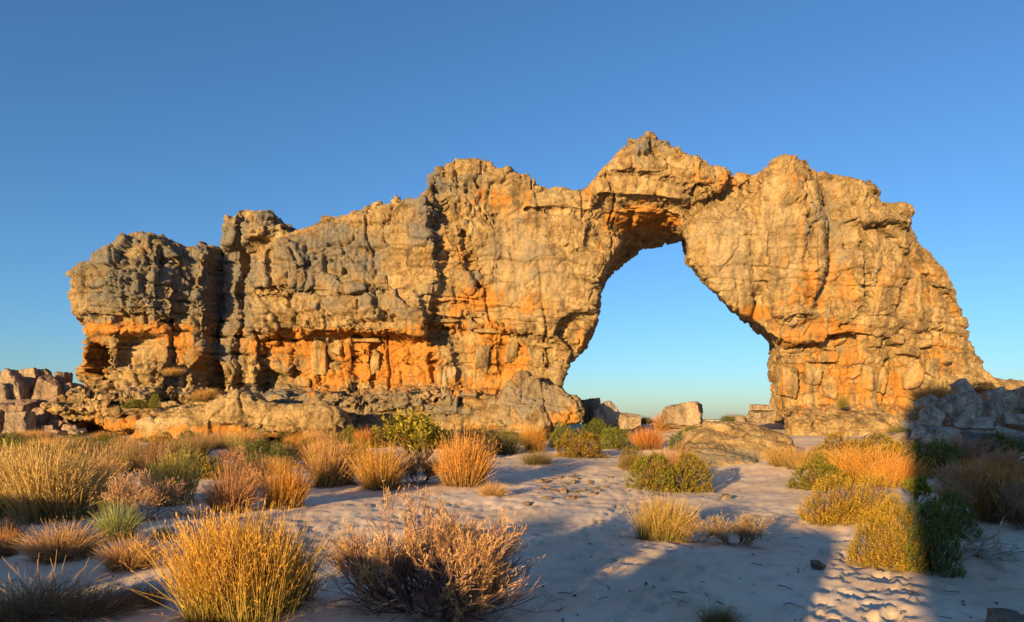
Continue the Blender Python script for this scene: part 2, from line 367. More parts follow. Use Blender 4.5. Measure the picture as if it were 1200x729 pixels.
OPEN_FRONT = [(640, 560), (655, 450), (657, 436), (666, 420), (681, 415), (692, 391), (699, 355), (704, 320), (717, 294), (733, 276), (724, 269), (708, 258), (693, 248),
              (698, 237), (736, 235), (774, 238), (801, 246), (806, 305), (824, 324), (840, 340), (855, 359), (870, 368), (884, 377), (896, 390), (909, 401), (913, 442), (921, 494), (932, 560)]
def DREF(px):
    """distance of the rock front, nearer at the left buttress"""
    return 38.2 - .6 * sstep(252, 238, px) - .8 * sstep(214, 200, px) - 0.9 * sstep(870, 900, px) * sstep(1010, 960, px) + 2.4 * sstep(1010, 1190, px)
PARTS = {}
def build_arch():
    h = 0.115; X = np.arange(-29, 36, h); Y = np.arange(32.5, 48.5, h); Z = np.arange(-1.2, 19.6, h)
    gx, gzz = np.meshgrid(X, Z, indexing='ij'); dref = DREF(CX + gx / 38.0 * F); px = CX + gx / dref * F; pz = HY - (gzz - CAMH) / dref * F
    P2 = np.stack([gx.ravel() * .5, 0 * gx.ravel(), gzz.ravel() * .5], 1)
    wob = (noise(P2, 90) * 5 + noise(P2 * 2.7, 91) * 2.5).reshape(gx.shape); wob2 = (noise(P2 + 40, 92) * 5 + noise(P2 * 2.7 + 40, 93) * 2.5).reshape(gx.shape)
    qx, qz = px + wob * .8, pz + wob2 * .8
    def poly(pts, dep, soft, warp=True):
        s = polysd(pts, qx if warp else px, qz if warp else pz); return dep * sstep(soft / 2, -soft / 2, s)
    def crack(pts, dep, wd):
        return -dep * np.exp(-(linesd(pts, qx, qz) / wd) ** 2)
    def bulge(cx, cy, rx, ry, a, p=1.0):
        return a * np.sqrt(np.clip(1 - ((px - cx) / rx) ** 2 - ((pz - cy) / ry) ** 2, 0, 1)) ** p
    Fm = np.zeros_like(gx)
    # left buttress
    Fm += poly([(60, 250), (246, 260), (244, 400), (238, 415), (222, 470), (60, 480)], 0.6, 6)
    Fm += poly([(60, 250), (212, 262), (206, 372), (190, 376), (60, 378)], 0.75, 5) + bulge(140, 325, 85, 70, 0.7)
    Fm += poly([(60, 250), (208, 262), (204, 372), (200, 430), (205, 480), (60, 480)], 0.55, 5)
    Fm += poly([(70, 378), (196, 379), (196, 391), (78, 394)], 0.25, 4)
    Fm += poly([(137, 392), (200, 392), (200, 424), (137, 425)], -0.8, 4) + poly([(176, 398), (196, 390), (201, 428), (170, 424)], 0.7, 7)
    Fm += poly([(97, 440), (95, 415), (100, 404), (110, 401), (118, 410), (120, 432), (112, 442)], -2.2, 6)
    Fm += poly([(118, 428), (212, 426), (206, 470), (118, 470)], 0.7, 8)
    Fm += crack([(206, 270), (201, 330), (200, 372), (198, 420)], 1.0, 2.5) + crack([(222, 275), (222, 300)], 0.6, 1.8)
    Fm += poly([(238, 300), (252, 300), (250, 350), (240, 372), (232, 352)], 0.5, 6)
    # column in the cleft
    Fm += poly([(244, 240), (300, 240), (292, 340), (292, 460), (240, 470), (240, 400)], -.7, 8)
    Fm += crack([(283, 250), (279, 310), (277, 370), (270, 410), (272, 450)], .9, 2.6) + crack([(247, 290), (250, 350), (243, 400)], .8, 3)
    Fm += poly([(224, 432), (236, 418), (250, 430), (252, 452), (236, 452)], -2.6, 5) + crack([(302, 435), (300, 470)], 1.3, 4)
    Fm += poly([(254, 240), (340, 240), (338, 275), (300, 285), (258, 292)], 0.9, 10)
    # main wall: rough upper mass, overhang above the ochre band
    Fm += poly([(297, 300), (318, 285), (360, 262), (500, 230), (520, 330), (500, 395), (297, 392)], 0.75, 9)
    Fm += poly([(297, 345), (480, 340), (498, 350), (500, 372), (500, 394), (297, 391)], 0.35, 4)
    Fm += bulge(330, 320, 35, 35, .5) + bulge(530, 290, 60, 70, .5) + bulge(640, 310, 70, 90, .5)
    Fm += poly([(306, 393), (498, 397), (515, 455), (306, 452)], -0.75, 4)
    Fm += poly([(305, 432), (345, 434), (372, 462), (300, 470)], -0.7, 5)
    Fm += crack([(297, 346), (360, 342), (420, 348), (480, 342)], .45, 1.8) + crack([(322, 300), (326, 345)], .4, 1.8) + crack([(340, 395), (338, 440)], .4, 1.6) + crack([(372, 395), (370, 450)], .4, 1.6) + crack([(410, 398), (412, 450)], .4, 1.6) + crack([(436, 400), (432, 452)], .5, 2.0)
    Fm += poly([(500, 374), (560, 380), (600, 388), (650, 398), (662, 408), (660, 460), (505, 460)], -0.75, 4)
    Fm += poly([(545, 378), (605, 386), (604, 392), (545, 384)], 0.45, 3) + crack([(465, 366), (500, 370), (560, 379)], .5, 1.6)
    Fm += poly([(508, 402), (528, 396), (536, 425), (538, 460), (504, 460)], .5, 8) + poly([(562, 395), (585, 392), (588, 440), (566, 440)], .35, 6)
    Fm += crack([(515, 205), (520, 250), (505, 270)], .5, 4) + crack([(540, 270), (552, 310), (560, 340)], .5, 3)
    Fm += crack([(618, 246), (650, 248), (692, 250)], .5, 1.6) + poly([(668, 258), (690, 262), (688, 292), (672, 300), (660, 290)], .35, 5)
    Fm += poly([(652, 392), (660, 375), (675, 366), (692, 368), (700, 372), (696, 395), (684, 412), (668, 410)], -1.0, 5) + poly([(662, 388), (676, 378), (694, 384), (684, 408), (668, 404)], .7, 7)
    Fm += poly([(646, 405), (668, 410), (662, 450), (648, 450)], .5, 6)
    # span block
    Fm += poly([(690, 250), (698, 206), (730, 175), (760, 145), (810, 180), (852, 200), (846, 226), (806, 246), (774, 239), (700, 237)], 0.95, 6)
    Fm += crack([(700, 212), (735, 209), (770, 213), (800, 222)], .35, 2)
    # hanging lobes right of the opening
    Fm += bulge(848, 300, 48, 95, 1.0) + bulge(925, 275, 48, 112, 1.9) + bulge(985, 310, 40, 75, .6) + bulge(1030, 310, 38, 65, .6)
    Fm += crack([(889, 205), (884, 260), (880, 300), (892, 350)], .6, 5) + poly([(985, 246), (1030, 240), (1068, 242), (1060, 268), (1010, 268), (990, 262)], .7, 6)
    Fm += crack([(1010, 268), (1045, 282), (1075, 312), (1110, 350), (1140, 395)], .6, 3) + crack([(1005, 275), (1010, 330), (1016, 352)], .5, 3)
    Fm += poly([(800, 226), (880, 215), (890, 262), (806, 262)], -.35, 10)
    # ledge below the lobes, blocky pillar, apron
    Fm += poly([(880, 377), (905, 366), (960, 364), (984, 380), (1000, 392), (960, 398), (906, 404)], .75, 5)
    Fm += poly([(890, 404), (960, 398), (1040, 392), (1060, 420), (1064, 485), (890, 485)], -.65, 5)
    Fm += poly([(890, 474), (960, 478), (1050, 476), (1100, 490), (1110, 530), (880, 530)], 1.3, 10) + poly([(870, 490), (1000, 492), (1100, 500), (1100, 560), (870, 560)], .9, 8)
    Fm += crack([(1046, 425), (1047, 480)], .8, 2.5) + crack([(985, 402), (990, 440)], .35, 2)
    Fm -= 3.2 * sstep(1010, 1190, px) + 0.0
    Fm += 1.4 * sstep(420, 480, pz) * sstep(1070, 1110, px)
    # shelf under the left wall
    Fm += poly([(40, 462), (200, 466), (215, 452), (300, 462), (400, 460), (480, 456), (600, 458), (640, 450), (640, 560), (40, 560)], 2.0, 7)
    Fm += poly([(40, 472), (250, 480), (255, 500), (120, 500), (95, 486)], 1.3, 8) + poly([(30, 498), (260, 502), (260, 540), (30, 540)], -1.2, 6)
    Fm += poly([(395, 476), (560, 484), (560, 500), (640, 560), (395, 560)], -.5, 8)
    yf = 38.2 - Fm
    wo = 0.9; outer = polysd([w2(a, b, float(DREF(a)) + .5 - .9 * float(sstep(252, 236, np.float64(a)))) for a, b in SKY], gx + wob * .012 * wo, gzz + wob2 * .02 * wo)
    of = polysd([w2(a, b, 37.2) for a, b in OPEN_FRONT], gx, gzz); ob = polysd([w2(a, b, 44.2) for a, b in OPEN_BACK], gx, gzz)
    om = polysd([w2(a, b, 39.6) for a, b in OPEN_BACK], gx, gzz)
    yb = 45.5 + 1.5 * sstep(900, 1000, px) - 1.0 * sstep(300, 100, px) + 0.8 * (wob / 5)
    shp = (len(X), len(Y), len(Z)); vol = np.empty(shp, np.float32)
    for j, y in enumerate(Y):
        # the opening seen at the front lip, then along the roof to the back lip
        t = (y - 37.2) / 7.0
        op = of * (1 - t) + ob * t if t < 1 else ob
        if t < 0: op = of
        s = smax(outer + 0.06 * max(y - 40, 0), np.maximum(yf - y, y - yb), 1.1)
        vol[:, j, :] = smax(s, -op, 0.45)
    V, Q = surface_nets(vol, (X[0], Y[0], Z[0]), h); del vol
    # drop the unseen underside and thin the back: back faces stay at voxel size, the rest is subdivided
    V = relax(V, Q, 1, .5)
    cen = V[Q].mean(1); n = np.cross(V[Q[:, 2]] - V[Q[:, 0]], V[Q[:, 3]] - V[Q[:, 1]]); n /= np.linalg.norm(n, axis=1)[:, None] + 1e-9
    keep = cen[:, 2] > -.5; tx, tz = to_px(cen); front = (n[:, 1] < .25) & (cen[:, 1] < 43.5) & (cen[:, 2] > -.1) & (tx > 40) & (tx < 1225) & ((n[:, 2] < .75) | (cen[:, 1] < 38.6)); Qb = Q[keep & ~front]; Q = Q[keep & front]
    V, Q = subdivide(V, Q); Q = np.concatenate([Q, Qb])
    px, pz = to_px(V)
    R = np.clip(ell([(150, 325, 95, 60, 1), (160, 448, 60, 25, 1), (105, 455, 40, 60, 1), (225, 340, 30, 70, .6), (390, 300, 75, 45, 1), (350, 365, 60, 25, .9), (420, 365, 80, 28, .9), (470, 260, 40, 30, 1),
                     (530, 220, 60, 40, .9), (510, 270, 30, 60, .7), (545, 330, 25, 60, .7), (600, 205, 40, 14, .6), (760, 175, 45, 25, .9), (830, 210, 30, 20, .8), (940, 240, 30, 60, .45), (970, 190, 60, 14, .6),
                     (330, 420, 40, 30, .8), (440, 430, 60, 30, .5), (480, 470, 170, 16, 1), (150, 480, 110, 22, .9), (1020, 225, 40, 30, .3), (640, 430, 20, 25, .6), (290, 265, 40, 22, .7)], px, pz) + .12, 0, 1)
    blk = np.clip(ell([(960, 430, 75, 55, .55), (1090, 420, 60, 40, .5), (400, 425, 110, 35, .6), (580, 420, 70, 40, .45), (1050, 450, 40, 40, .5), (260, 380, 40, 80, .5)], px, pz) + .05, 0, 1)
    flu = np.clip(ell([(630, 310, 75, 80, .8), (860, 290, 55, 90, .95), (925, 270, 55, 105, .95), (1000, 290, 60, 80, .7), (1070, 330, 70, 70, .85), (640, 240, 60, 25, .8), (520, 430, 30, 35, .7)], px, pz), 0, 1)
    stt = np.clip(ell([(400, 430, 130, 50, .7), (130, 400, 90, 70, .5), (960, 410, 90, 60, .7), (1100, 410, 80, 50, .8), (750, 258, 60, 22, .9), (580, 400, 90, 50, .7), (150, 500, 120, 25, .8)], px, pz) + .30, 0, 1)
    V, o1, o2 = rock_detail(V, Q, px, pz, R, blk, flu, stt, seed=100)
    px, pz = to_px(V)
    org = ell([(150, 385, 85, 8, .9), (107, 421, 15, 24, 1.2), (88, 392, 15, 8, .7), (205, 402, 25, 30, .6), (235, 430, 14, 18, .5), (400, 390, 110, 6, .9), (330, 406, 44, 18, .95), (450, 422, 70, 32, 1.25), (380, 442, 34, 18, 1.0),
               (540, 358, 50, 18, .55), (560, 350, 30, 18, .8), (578, 412, 26, 44, 1.05), (605, 430, 20, 32, 1.1), (530, 384, 50, 9, .7), (560, 452, 50, 14, .7), (622, 358, 26, 14, .7), (748, 258, 60, 18, .9), (712, 292, 14, 14, .4),
               (684, 398, 20, 18, .55), (960, 392, 60, 22, .7), (985, 440, 45, 45, .65), (1052, 455, 26, 34, .8), (1090, 415, 50, 25, .5), (888, 366, 22, 10, .9), (945, 348, 45, 16, .5), (935, 455, 26, 45, .4),
               (585, 235, 45, 18, .5), (530, 300, 25, 25, .45), (850, 212, 55, 16, .4), (1000, 330, 35, 25, .35), (180, 500, 140, 12, .7), (960, 330, 25, 30, .4), (700, 225, 14, 20, .5), (925, 240, 50, 90, .2), (1080, 330, 60, 60, .25)], px, pz)
    gry = np.clip(ell([(150, 325, 100, 62, .8), (265, 340, 45, 100, .9), (390, 300, 85, 55, .72), (430, 350, 90, 30, .5), (500, 260, 40, 70, .6), (340, 460, 70, 16, .7), (480, 475, 150, 25, .65), (300, 262, 50, 25, .5), (520, 225, 60, 40, .65), (225, 330, 30, 60, .7), (600, 300, 80, 70, .4), (560, 330, 20, 60, .5), (760, 172, 40, 22, .5),
                       (830, 300, 45, 80, .3), (960, 260, 40, 70, .45), (1000, 290, 60, 50, .3), (930, 385, 50, 15, .5), (170, 450, 70, 25, .25)], px, pz), 0, 1)
    pal = ell([(505, 350, 28, 22, .8), (520, 430, 20, 40, .95), (600, 300, 60, 50, .55), (650, 230, 50, 15, .5), (575, 400, 10, 30, .5), (650, 330, 40, 60, .45), (1020, 252, 40, 12, .4), (860, 300, 45, 80, .6), (915, 270, 35, 95, .65), (1040, 320, 60, 60, .5), (990, 300, 30, 60, .45), (170, 408, 30, 16, .5)], px, pz)
    org = np.where(org > .06, org + .30 * o2 * sstep(.06, .4, org) + .16 * o1, org); gry = np.clip(gry * .95 + .30 * o1 + .12 * o2, 0, 1); pal = pal * sstep(.55, .0, org)
    mask = np.stack([np.clip(org, 0, 1.3), gry, pal], 1)
    root = add('rock_arch', None, label='huge weathered sandstone rock arch with an open span standing against the sky', cat='rock arch', loc=(0, 0, 0))
    fx, fz = to_px(V[Q].mean(1)); fw = fx + 4 * np.sin(fz * .12) + 2.5 * np.sin(fz * .31 + 1)
    fzz = fz + 3 * np.sin(fx * .07) + 1.5 * np.sin(fx * .2)
    part = np.where(fw < 246, 0, np.where(fw < 297, 1, np.where(fw < 694, 2, np.where(fw < 886, 3, 4))))
    part = np.where((part == 3) & (fzz > 330) & (fw < 760), 2, np.where((part == 3) & (fzz > 374), 4, part))
    part = np.where((fzz > 458) & (fw < 690), 5, np.where((fzz > 480) & (fw > 700), 6, part))
    info = [('buttress', 'knobbly grey-brown buttress with an orange niche'), ('cleft_column', 'shaded grey column set back in the cleft'), ('wall', 'broad wall with ochre band under an overhang'),
            ('span', 'stone span over the opening with ochre underside'), ('pillar', 'bulging golden pillar with blocky ochre foot'), ('ledge', 'pitted ledge along the foot of the wall'), ('apron', 'pale apron at the foot of the pillar')]
    for k, (nm, lb) in enumerate(info):
        q = Q[part == k]; u, inv = np.unique(q, return_inverse=True)
        PARTS[nm] = add(nm, mesh_from(nm, V[u], inv.reshape(-1, 4), M_ROCK, {'mask': mask[u]}), root, label=lb)
    return root, (X, Z, yf)
ARCH, (AX, AZ, AYF) = build_arch()
def arch_front(x, z):
    return float(AYF[min(max(int((x - AX[0]) / (AX[1] - AX[0])), 0), len(AX) - 1), min(max(int((z - AZ[0]) / (AZ[1] - AZ[0])), 0), len(AZ) - 1)])

# ------------------------------------------------------------------ boulders and outcrops
def quad_sphere(n):
    """cube-sphere of quads"""
    V = []; Q = []; t = np.tan(np.linspace(-1, 1, n + 1) * math.pi / 4)
    for ax in range(3):
        for s in (-1, 1):
            a, b = np.meshgrid(t, t, indexing='ij'); p = np.zeros((n + 1, n + 1, 3)); p[..., ax] = s; p[..., (ax + 1) % 3] = a * s; p[..., (ax + 2) % 3] = b
            I = np.arange((n + 1) ** 2).reshape(n + 1, n + 1) + sum(len(v) for v in V)
            V.append(p.reshape(-1, 3)); Q.append(np.stack([I[:-1, :-1], I[1:, :-1], I[1:, 1:], I[:-1, 1:]], -1).reshape(-1, 4))
    V = np.concatenate(V); Q = np.concatenate(Q)
    k = np.round(V * 1e5).astype(np.int64); _, first, inv = np.unique(k, axis=0, return_index=True, return_inverse=True)
    V = V[first]; Q = inv.ravel()[Q]; return V / np.linalg.norm(V, axis=1)[:, None], Q
QS = {n: quad_sphere(n) for n in (6, 12, 24, 40)}
def boulder_verts(seed, res=24, planes=14, boxy=0.6, rough=0.05, size=(1, 1, 1)):
    """angular block: a noisy convex cut solid, unit half-size, base at about -0.5"""
    g = np.random.default_rng(seed); D, Q = QS[res]
    n = g.normal(size=(planes, 3)); n /= np.linalg.norm(n, axis=1)[:, None]; c = g.uniform(.62, .98, planes)
    bx = np.concatenate([np.eye(3), -np.eye(3)]); bx += g.normal(size=bx.shape) * .13; bx /= np.linalg.norm(bx, axis=1)[:, None]
    n = np.concatenate([n, bx]); c = np.concatenate([c, np.full(6, 1 - .42 * boxy) + g.uniform(-.08, .08, 6)])
    dn = D @ n.T; r = np.where(dn > .05, c / np.maximum(dn, .05), 9)
    r = -np.log(np.sum(np.exp(-r * 48), 1)) / 48
    V = D * r[:, None] * np.array(size)
    L = max(size); N = normals(V, Q); S = V / L
    d = rough * L * (1.1 * fbm(S * 1.7 + seed, 3, seed) + .7 * (np.abs(noise(S * 4.2 + seed, seed + 3)) - .3) + .5 * fbm(S * 9, 2, seed + 5))
    f1, f2, cid = worley(S * 2.1 + seed, seed + 9); d -= rough * L * 1.1 * np.exp(-((f2 - f1) / .05) ** 2) * (noise(S * 1.3, seed + 8) > -.1)
    f1, f2, cid = worley(S * 5 + seed, seed + 10); d -= rough * L * .8 * (cid > .6) * sstep(.35, .05, f1)
    return V + N * d[:, None], Q
def boulder(name, px, py, wpx, hpx, d=None, dep=None, seed=1, mat=None, label='', cat='boulder', group=None, res=24, rz=0, tilt=0, boxy=.6, rough=.05, sink=.12, planes=14, z=None, parent=None):
    """a boulder whose base centre shows at (px,py) and that looks wpx by hpx pixels"""
    if d is None: x, d = on_ground(px, py)
    x, zz = w2(px, py, d); wx, hz = wpx / F * d, hpx / F * d; dep = dep or wx * .8
    V, Q = boulder_verts(seed, res, planes, boxy, rough)
    ca, sa = math.cos(tilt), math.sin(tilt); V = V @ np.array([[ca, 0, -sa], [0, 1, 0], [sa, 0, ca]]).T
    lo, hi = V.min(0), V.max(0); V = (V - (lo + hi) / 2) / (hi - lo) * np.array([wx, dep, hz * (1 + sink)])
    V[:, 2] += hz * (1 - sink) / 2
    if z is None: z = zz
    return add(name, mesh_from(name, V, Q, mat or M_BOULDER), parent, label=label, cat=cat, group=group, loc=(x, d + dep * .35, z), rz=rz)
QS.pop(40)
def outcrop(name, outline, d, depth, feats=(), label='', cat='rock outcrop', rough=.5, seed=1, h=.115, orange=(), grey=(), mat=None, rnd=.8, slope=0.0, base_drop=0.6):
    """a body of bedrock: outline in photo pixels at distance d, dome-shaped towards the viewer, real depth behind"""
    W = np.array([w2(a, b, d) for a, b in outline]); lo = W.min(0) - 1; hi = W.max(0) + 1
    X = np.arange(lo[0], hi[0], h); Z = np.arange(lo[1], hi[1], h); Y = np.arange(d - 2.2, d + depth + 1.2, h * 1.3)
    gx, gz_ = np.meshgrid(X, Z, indexing='ij'); px = CX + gx / d * F; pz = HY - (gz_ - CAMH) / d * F
    sd = polysd(W, gx, gz_); Fm = np.zeros_like(gx)
    for pts, dep, soft in feats: Fm += dep * sstep(soft / 2, -soft / 2, polysd(pts, px, pz))
    Fm -= slope * np.clip((gz_ - lo[1] - 1) / (hi[1] - lo[1] - 2), 0, 1)      # top leans back
    vol = np.empty((len(X), len(Y), len(Z)), np.float32)
    for j, y in enumerate(Y): vol[:, j, :] = smax(sd + .10 * max(y - d, 0), np.maximum(d - Fm - y, y - d - depth), rnd)
    V, Q = surface_nets(vol, (X[0], Y[0], Z[0]), h); V[:, 1] = Y[0] + (V[:, 1] - Y[0]) * 1.3
    V = relax(V, Q, 2)
    Q = Q[V[Q].mean(1)[:, 2] > -.6]
    if h < .12:
        cy = V[Q].mean(1); fr = cy[:, 1] < d + 1.6; Qb = Q[~fr]; V, Q = subdivide(V, Q[fr]); Q = np.concatenate([Q, Qb])
    vx, vz = to_px(V); o = np.ones(len(V))
    V, o1, o2 = rock_detail(V, Q, vx, vz, o * rough, o * .15, o * .3, o * .35, seed=seed, amp=.62)
    vx, vz = to_px(V)
    mask = np.stack([ell(orange, vx, vz), np.clip(ell(grey, vx, vz), 0, 1), 0 * vx], 1)
    c = V.mean(0); c[2] = V[:, 2].min(); V = V - c
    me = mesh_from(name, V, Q, mat or M_ROCK, {'mask': mask})
    return add(name, me, label=label, cat=cat, loc=c)

outcrop('rock_outcrop', [(118, 540), (140, 492), (180, 478), (220, 472), (240, 466), (262, 456), (278, 452), (296, 464), (318, 470), (345, 470), (375, 472), (396, 478), (405, 494), (408, 506), (396, 516), (300, 514), (260, 530), (240, 545)], 32.0, 4.0,
        [([(100, 470), (236, 470), (238, 545), (100, 545)], -.7, 8), ([(240, 498), (400, 508), (400, 540), (240, 540)], -.55, 6)],
        label='long low tan rock outcrop in front of the ledge at the wall foot', rough=.4, seed=210, orange=[(250, 504, 60, 7, .9), (330, 512, 70, 6, .7), (160, 515, 60, 12, .6)], grey=[(300, 460, 60, 8, .4)])
outcrop('rock_mound', [(535, 540), (556, 488), (582, 452), (606, 428), (622, 423), (646, 436), (664, 448), (683, 464), (694, 484), (690, 500), (640, 505), (600, 540)], 34.6, 3.5,
        [([(560, 500), (600, 470), (640, 470), (640, 520), (560, 520)], .3, 20)], label='rough grey-brown rock mound leaning on the wall beside the opening', rough=.55, seed=220, slope=1.6,
        orange=[(665, 490, 20, 10, .8), (590, 500, 20, 10, .5)], grey=[(620, 465, 60, 40, .6)])
outcrop('flat_boulder', [(810, 530), (812, 508), (824, 496), (850, 486), (885, 483), (925, 487), (957, 500), (966, 528), (940, 560), (820, 560)], 21.0, 3.2,
        [([(810, 520), (850, 522), (900, 545), (900, 570), (810, 570)], .55, 8)], label='broad flat-topped boulder with undercut base beside the sandy path', cat='boulder', rough=.22, seed=230, slope=1.9, grey=[(850, 535, 60, 12, .6), (890, 505, 50, 10, .3)])
outcrop('grey_slab', [(1098, 560), (1118, 524), (1140, 502), (1165, 497), (1210, 500), (1290, 508), (1330, 560)], 23.5, 3.0, [], label='sloping grey rock slab below the shaded boulder pile', cat='boulder', rough=.3, seed=240, slope=1.6, grey=[(1200, 520, 120, 60, 1)])

# boulders seen through and beside the opening
B = boulder
B('boulder', 805, 501, 56, 31, d=41, seed=3, boxy=.9, rough=.06, label='blocky tan boulder standing alone on the crest below the opening', res=24)
B('boulder', 712, 503, 38, 34, d=42, seed=4, mat=M_GREY, label='pointed blue-grey boulder on the crest below the opening', res=24, boxy=.2)
B('boulder', 694, 500, 26, 34, d=44, seed=5, label='tan boulder tucked behind the blue-grey pointed boulder', boxy=.7)
B('boulder', 738, 502, 28, 19, d=40, seed=6, label='rounded tan boulder right of the pointed grey boulder', boxy=.3)
B('boulder', 722, 505, 70, 16, d=43, seed=7, mat=M_GREY, label='low grey rock behind the pointed boulder group', boxy=.5)
B('boulder', 895, 495, 34, 15, d=38.5, seed=8, boxy=1, label='squat pale block carrying a flat slab beside the pillar', planes=6, res=24, z=w2(0, 495, 38.5)[1])
B('stone_slab', 895, 481, 25, 7, d=38.5, seed=9, boxy=1, label='flat brown slab balanced on the squat pale block', planes=6, cat='stone', z=w2(0, 480.5, 38.5)[1])
B('stone', 869, 496, 12, 9, d=38.5, seed=10, boxy=.3, label='small round stone left of the balanced slab', cat='stone')
B('boulder', 840, 501, 40, 10, d=50, seed=12, mat=M_GREY, label='dark low rock on the skyline in the opening', boxy=.3)
B('boulder', 1050, 532, 62, 26, d=25.5, seed=13, label='sunlit tan boulder at the foot of the shaded pile', boxy=.8, res=24, rough=.06)
# shaded pile at the right (base pixel, size, distance)
PILE_R = [(1108, 530, 52, 36, 25, 21, .9), (1120, 494, 56, 38, 27, 22, .8), (1092, 478, 30, 18, 29, 23, .8), (1098, 497, 34, 26, 26.5, 24, .7), (1142, 486, 40, 34, 28, 25, .9), (1132, 462, 26, 16, 30, 26, .7), (1168, 470, 30, 20, 30.5, 27, 1),
          (1164, 492, 28, 26, 29, 28, .8), (1186, 486, 40, 30, 29, 29, .7), (1150, 502, 70, 16, 26, 30, 1), (1196, 500, 40, 18, 26.5, 31, .6), (1080, 512, 22, 20, 25.5, 32, .7), (1218, 480, 46, 34, 30, 33, .8), (1216, 505, 46, 22, 27, 34, .8),
          (1128, 450, 16, 8, 31, 35, .4), (1112, 512, 20, 14, 24.6, 36, .5), (1192, 465, 22, 12, 31, 37, .8), (1245, 500, 60, 34, 28, 38, .8)]
for i, (a, b, c, e, d, s, bx) in enumerate(PILE_R):
    B('boulder', a, b, c * .84, e * .86, d=d + random.uniform(-.5, .5), seed=s, mat=M_GREY, rz=random.uniform(-.7, .7), boxy=bx, planes=6, tilt=random.uniform(-.35, .35), rough=.06, res=24 if c > 24 else 12, dep=c / F * d * .75, sink=.2, label='%s grey angular boulder %s the shaded pile right of the pillar' % ('large' if c * e > 1150 else 'small', 'on top of' if b < 482 else 'at the foot of' if b > 498 else 'in the middle of'), group='grey boulders in the shaded pile')
# pinkish pile left of the buttress
PILE_L = [(8, 478, 36, 44, .5), (52, 478, 30, 38, .3), (62, 465, 26, 28, .8), (32, 448, 34, 16, .6), (47, 446, 16, 14, .5), (74, 470, 20, 20, .5), (70, 450, 18, 14, .4), (12, 497, 40, 28, .5), (26, 482, 26, 14, .8), (18, 518, 34, 34, .4), (44, 499, 24, 22, .3), (60, 495, 16, 10, .3), (45, 522, 24, 13, .5),
          (62, 514, 22, 11, .6), (36, 508, 16, 10, .4), (30, 490, 14, 9, .5), (82, 478, 12, 10, .3), (78, 506, 14, 9, .4), (54, 508, 14, 9, .3), (8, 452, 22, 18, .6), (24, 462, 26, 20, .5), (-14, 488, 36, 40, .5), (-20, 512, 40, 30, .5), (70, 488, 14, 9, .4), (90, 512, 16, 8, .4)]
gp = np.random.default_rng(31)
PILE_L += [(gp.uniform(-10, 95), gp.uniform(455, 524), gp.uniform(8, 17), gp.uniform(6, 13), .8) for _ in range(34)]
for i, (a, b, c, e, tl) in enumerate(PILE_L):
    d = 39.6 - (b - 446) * .085
    B('boulder', a, b, c * 1.05, e * 1.08, d=d, seed=60 + i, mat=M_PINK if i % 3 else M_BOULDER, boxy=.9, planes=6, res=24 if c > 24 else 12, tilt=random.uniform(-.6, .6) * tl, rz=random.uniform(-.4, .4), rough=.045, sink=.3, label='%s pinkish angular boulder %s the pile left of the buttress' % ('large' if c * e > 600 else 'small', 'on top of' if b < 472 else 'at the foot of' if b > 504 else 'in the middle of'), group='pinkish boulders piled left of the buttress')
# bank that carries the left pile and the right pile
outcrop('rubble_bank', [(-80, 560), (-60, 480), (0, 472), (40, 470), (70, 480), (90, 496), (120, 506), (130, 530), (60, 560)], 42.0, 5, [], label='brown rubble bank under the pinkish boulders', cat='bank', rough=.3, seed=250, slope=3.5, h=.12, mat=M_PINK, rnd=1.4)
outcrop('rubble_bank', [(1066, 540), (1090, 512), (1105, 488), (1140, 474), (1190, 480), (1260, 480), (1330, 560)], 32.0, 5, [], label='grey bank of broken rock under the shaded pile', cat='bank', rough=.3, seed=260, slope=3.5, h=.12, mat=M_GREY, rnd=1.4)
# blocks standing proud of the pillar foot and of the ochre band
BLOCKS = [(930, 408, 30, 13), (968, 404, 24, 16), (985, 396, 18, 16), (1026, 400, 22, 18), (948, 420, 20, 10), (972, 418, 30, 15), (1052, 398, 18, 14), (1066, 410, 26, 14), (1084, 402, 20, 12),
          (990, 430, 9, 15), (1004, 436, 10, 16), (955, 440, 26, 30), (1018, 444, 16, 34), (1034, 446, 13, 34), (975, 456, 20, 30), (925, 446, 22, 40), (1072, 440, 22, 34), (1092, 432, 20, 26), (1108, 420, 24, 16), (1060, 424, 20, 12),
          (325, 420, 34, 40), (375, 420, 20, 46), (395, 408, 16, 20), (355, 446, 24, 14), (440, 424, 14, 30), (565, 420, 18, 34), (600, 412, 22, 26), (630, 420, 22, 28), (640, 404, 26, 10), (585, 388, 60, 6), (520, 376, 46, 5), (430, 398, 40, 6)]
block_mesh = []
for s in range(8):
    V, Q = boulder_verts(400 + s, 12, 12, .95, .06); V = V / np.abs(V).max(0)
    block_mesh.append(mesh_from('block', V, Q, M_ROCK, {'mask': np.tile([.18 + .1 * (s % 3), .12, .3], (len(V), 1))}))
for i, (a, b, c, e) in enumerate(BLOCKS):
    d = float(DREF(a)); x, z = w2(a, b, d); y = arch_front(x, z); x, z = w2(a, b, y)
    o = add('block', block_mesh[i % 8], PARTS['pillar' if a > 700 else 'wall'], loc=(x, y + (random.uniform(.30, .46) if a > 700 else random.uniform(.42, .54)), z), rz=random.uniform(-.08, .08) + .12 * (a > 1050), scale=(c / 2 / F * y * 1.02, .62, e / 2 / F * y * 1.05)); o.rotation_euler[1] = random.uniform(-.16, .16)

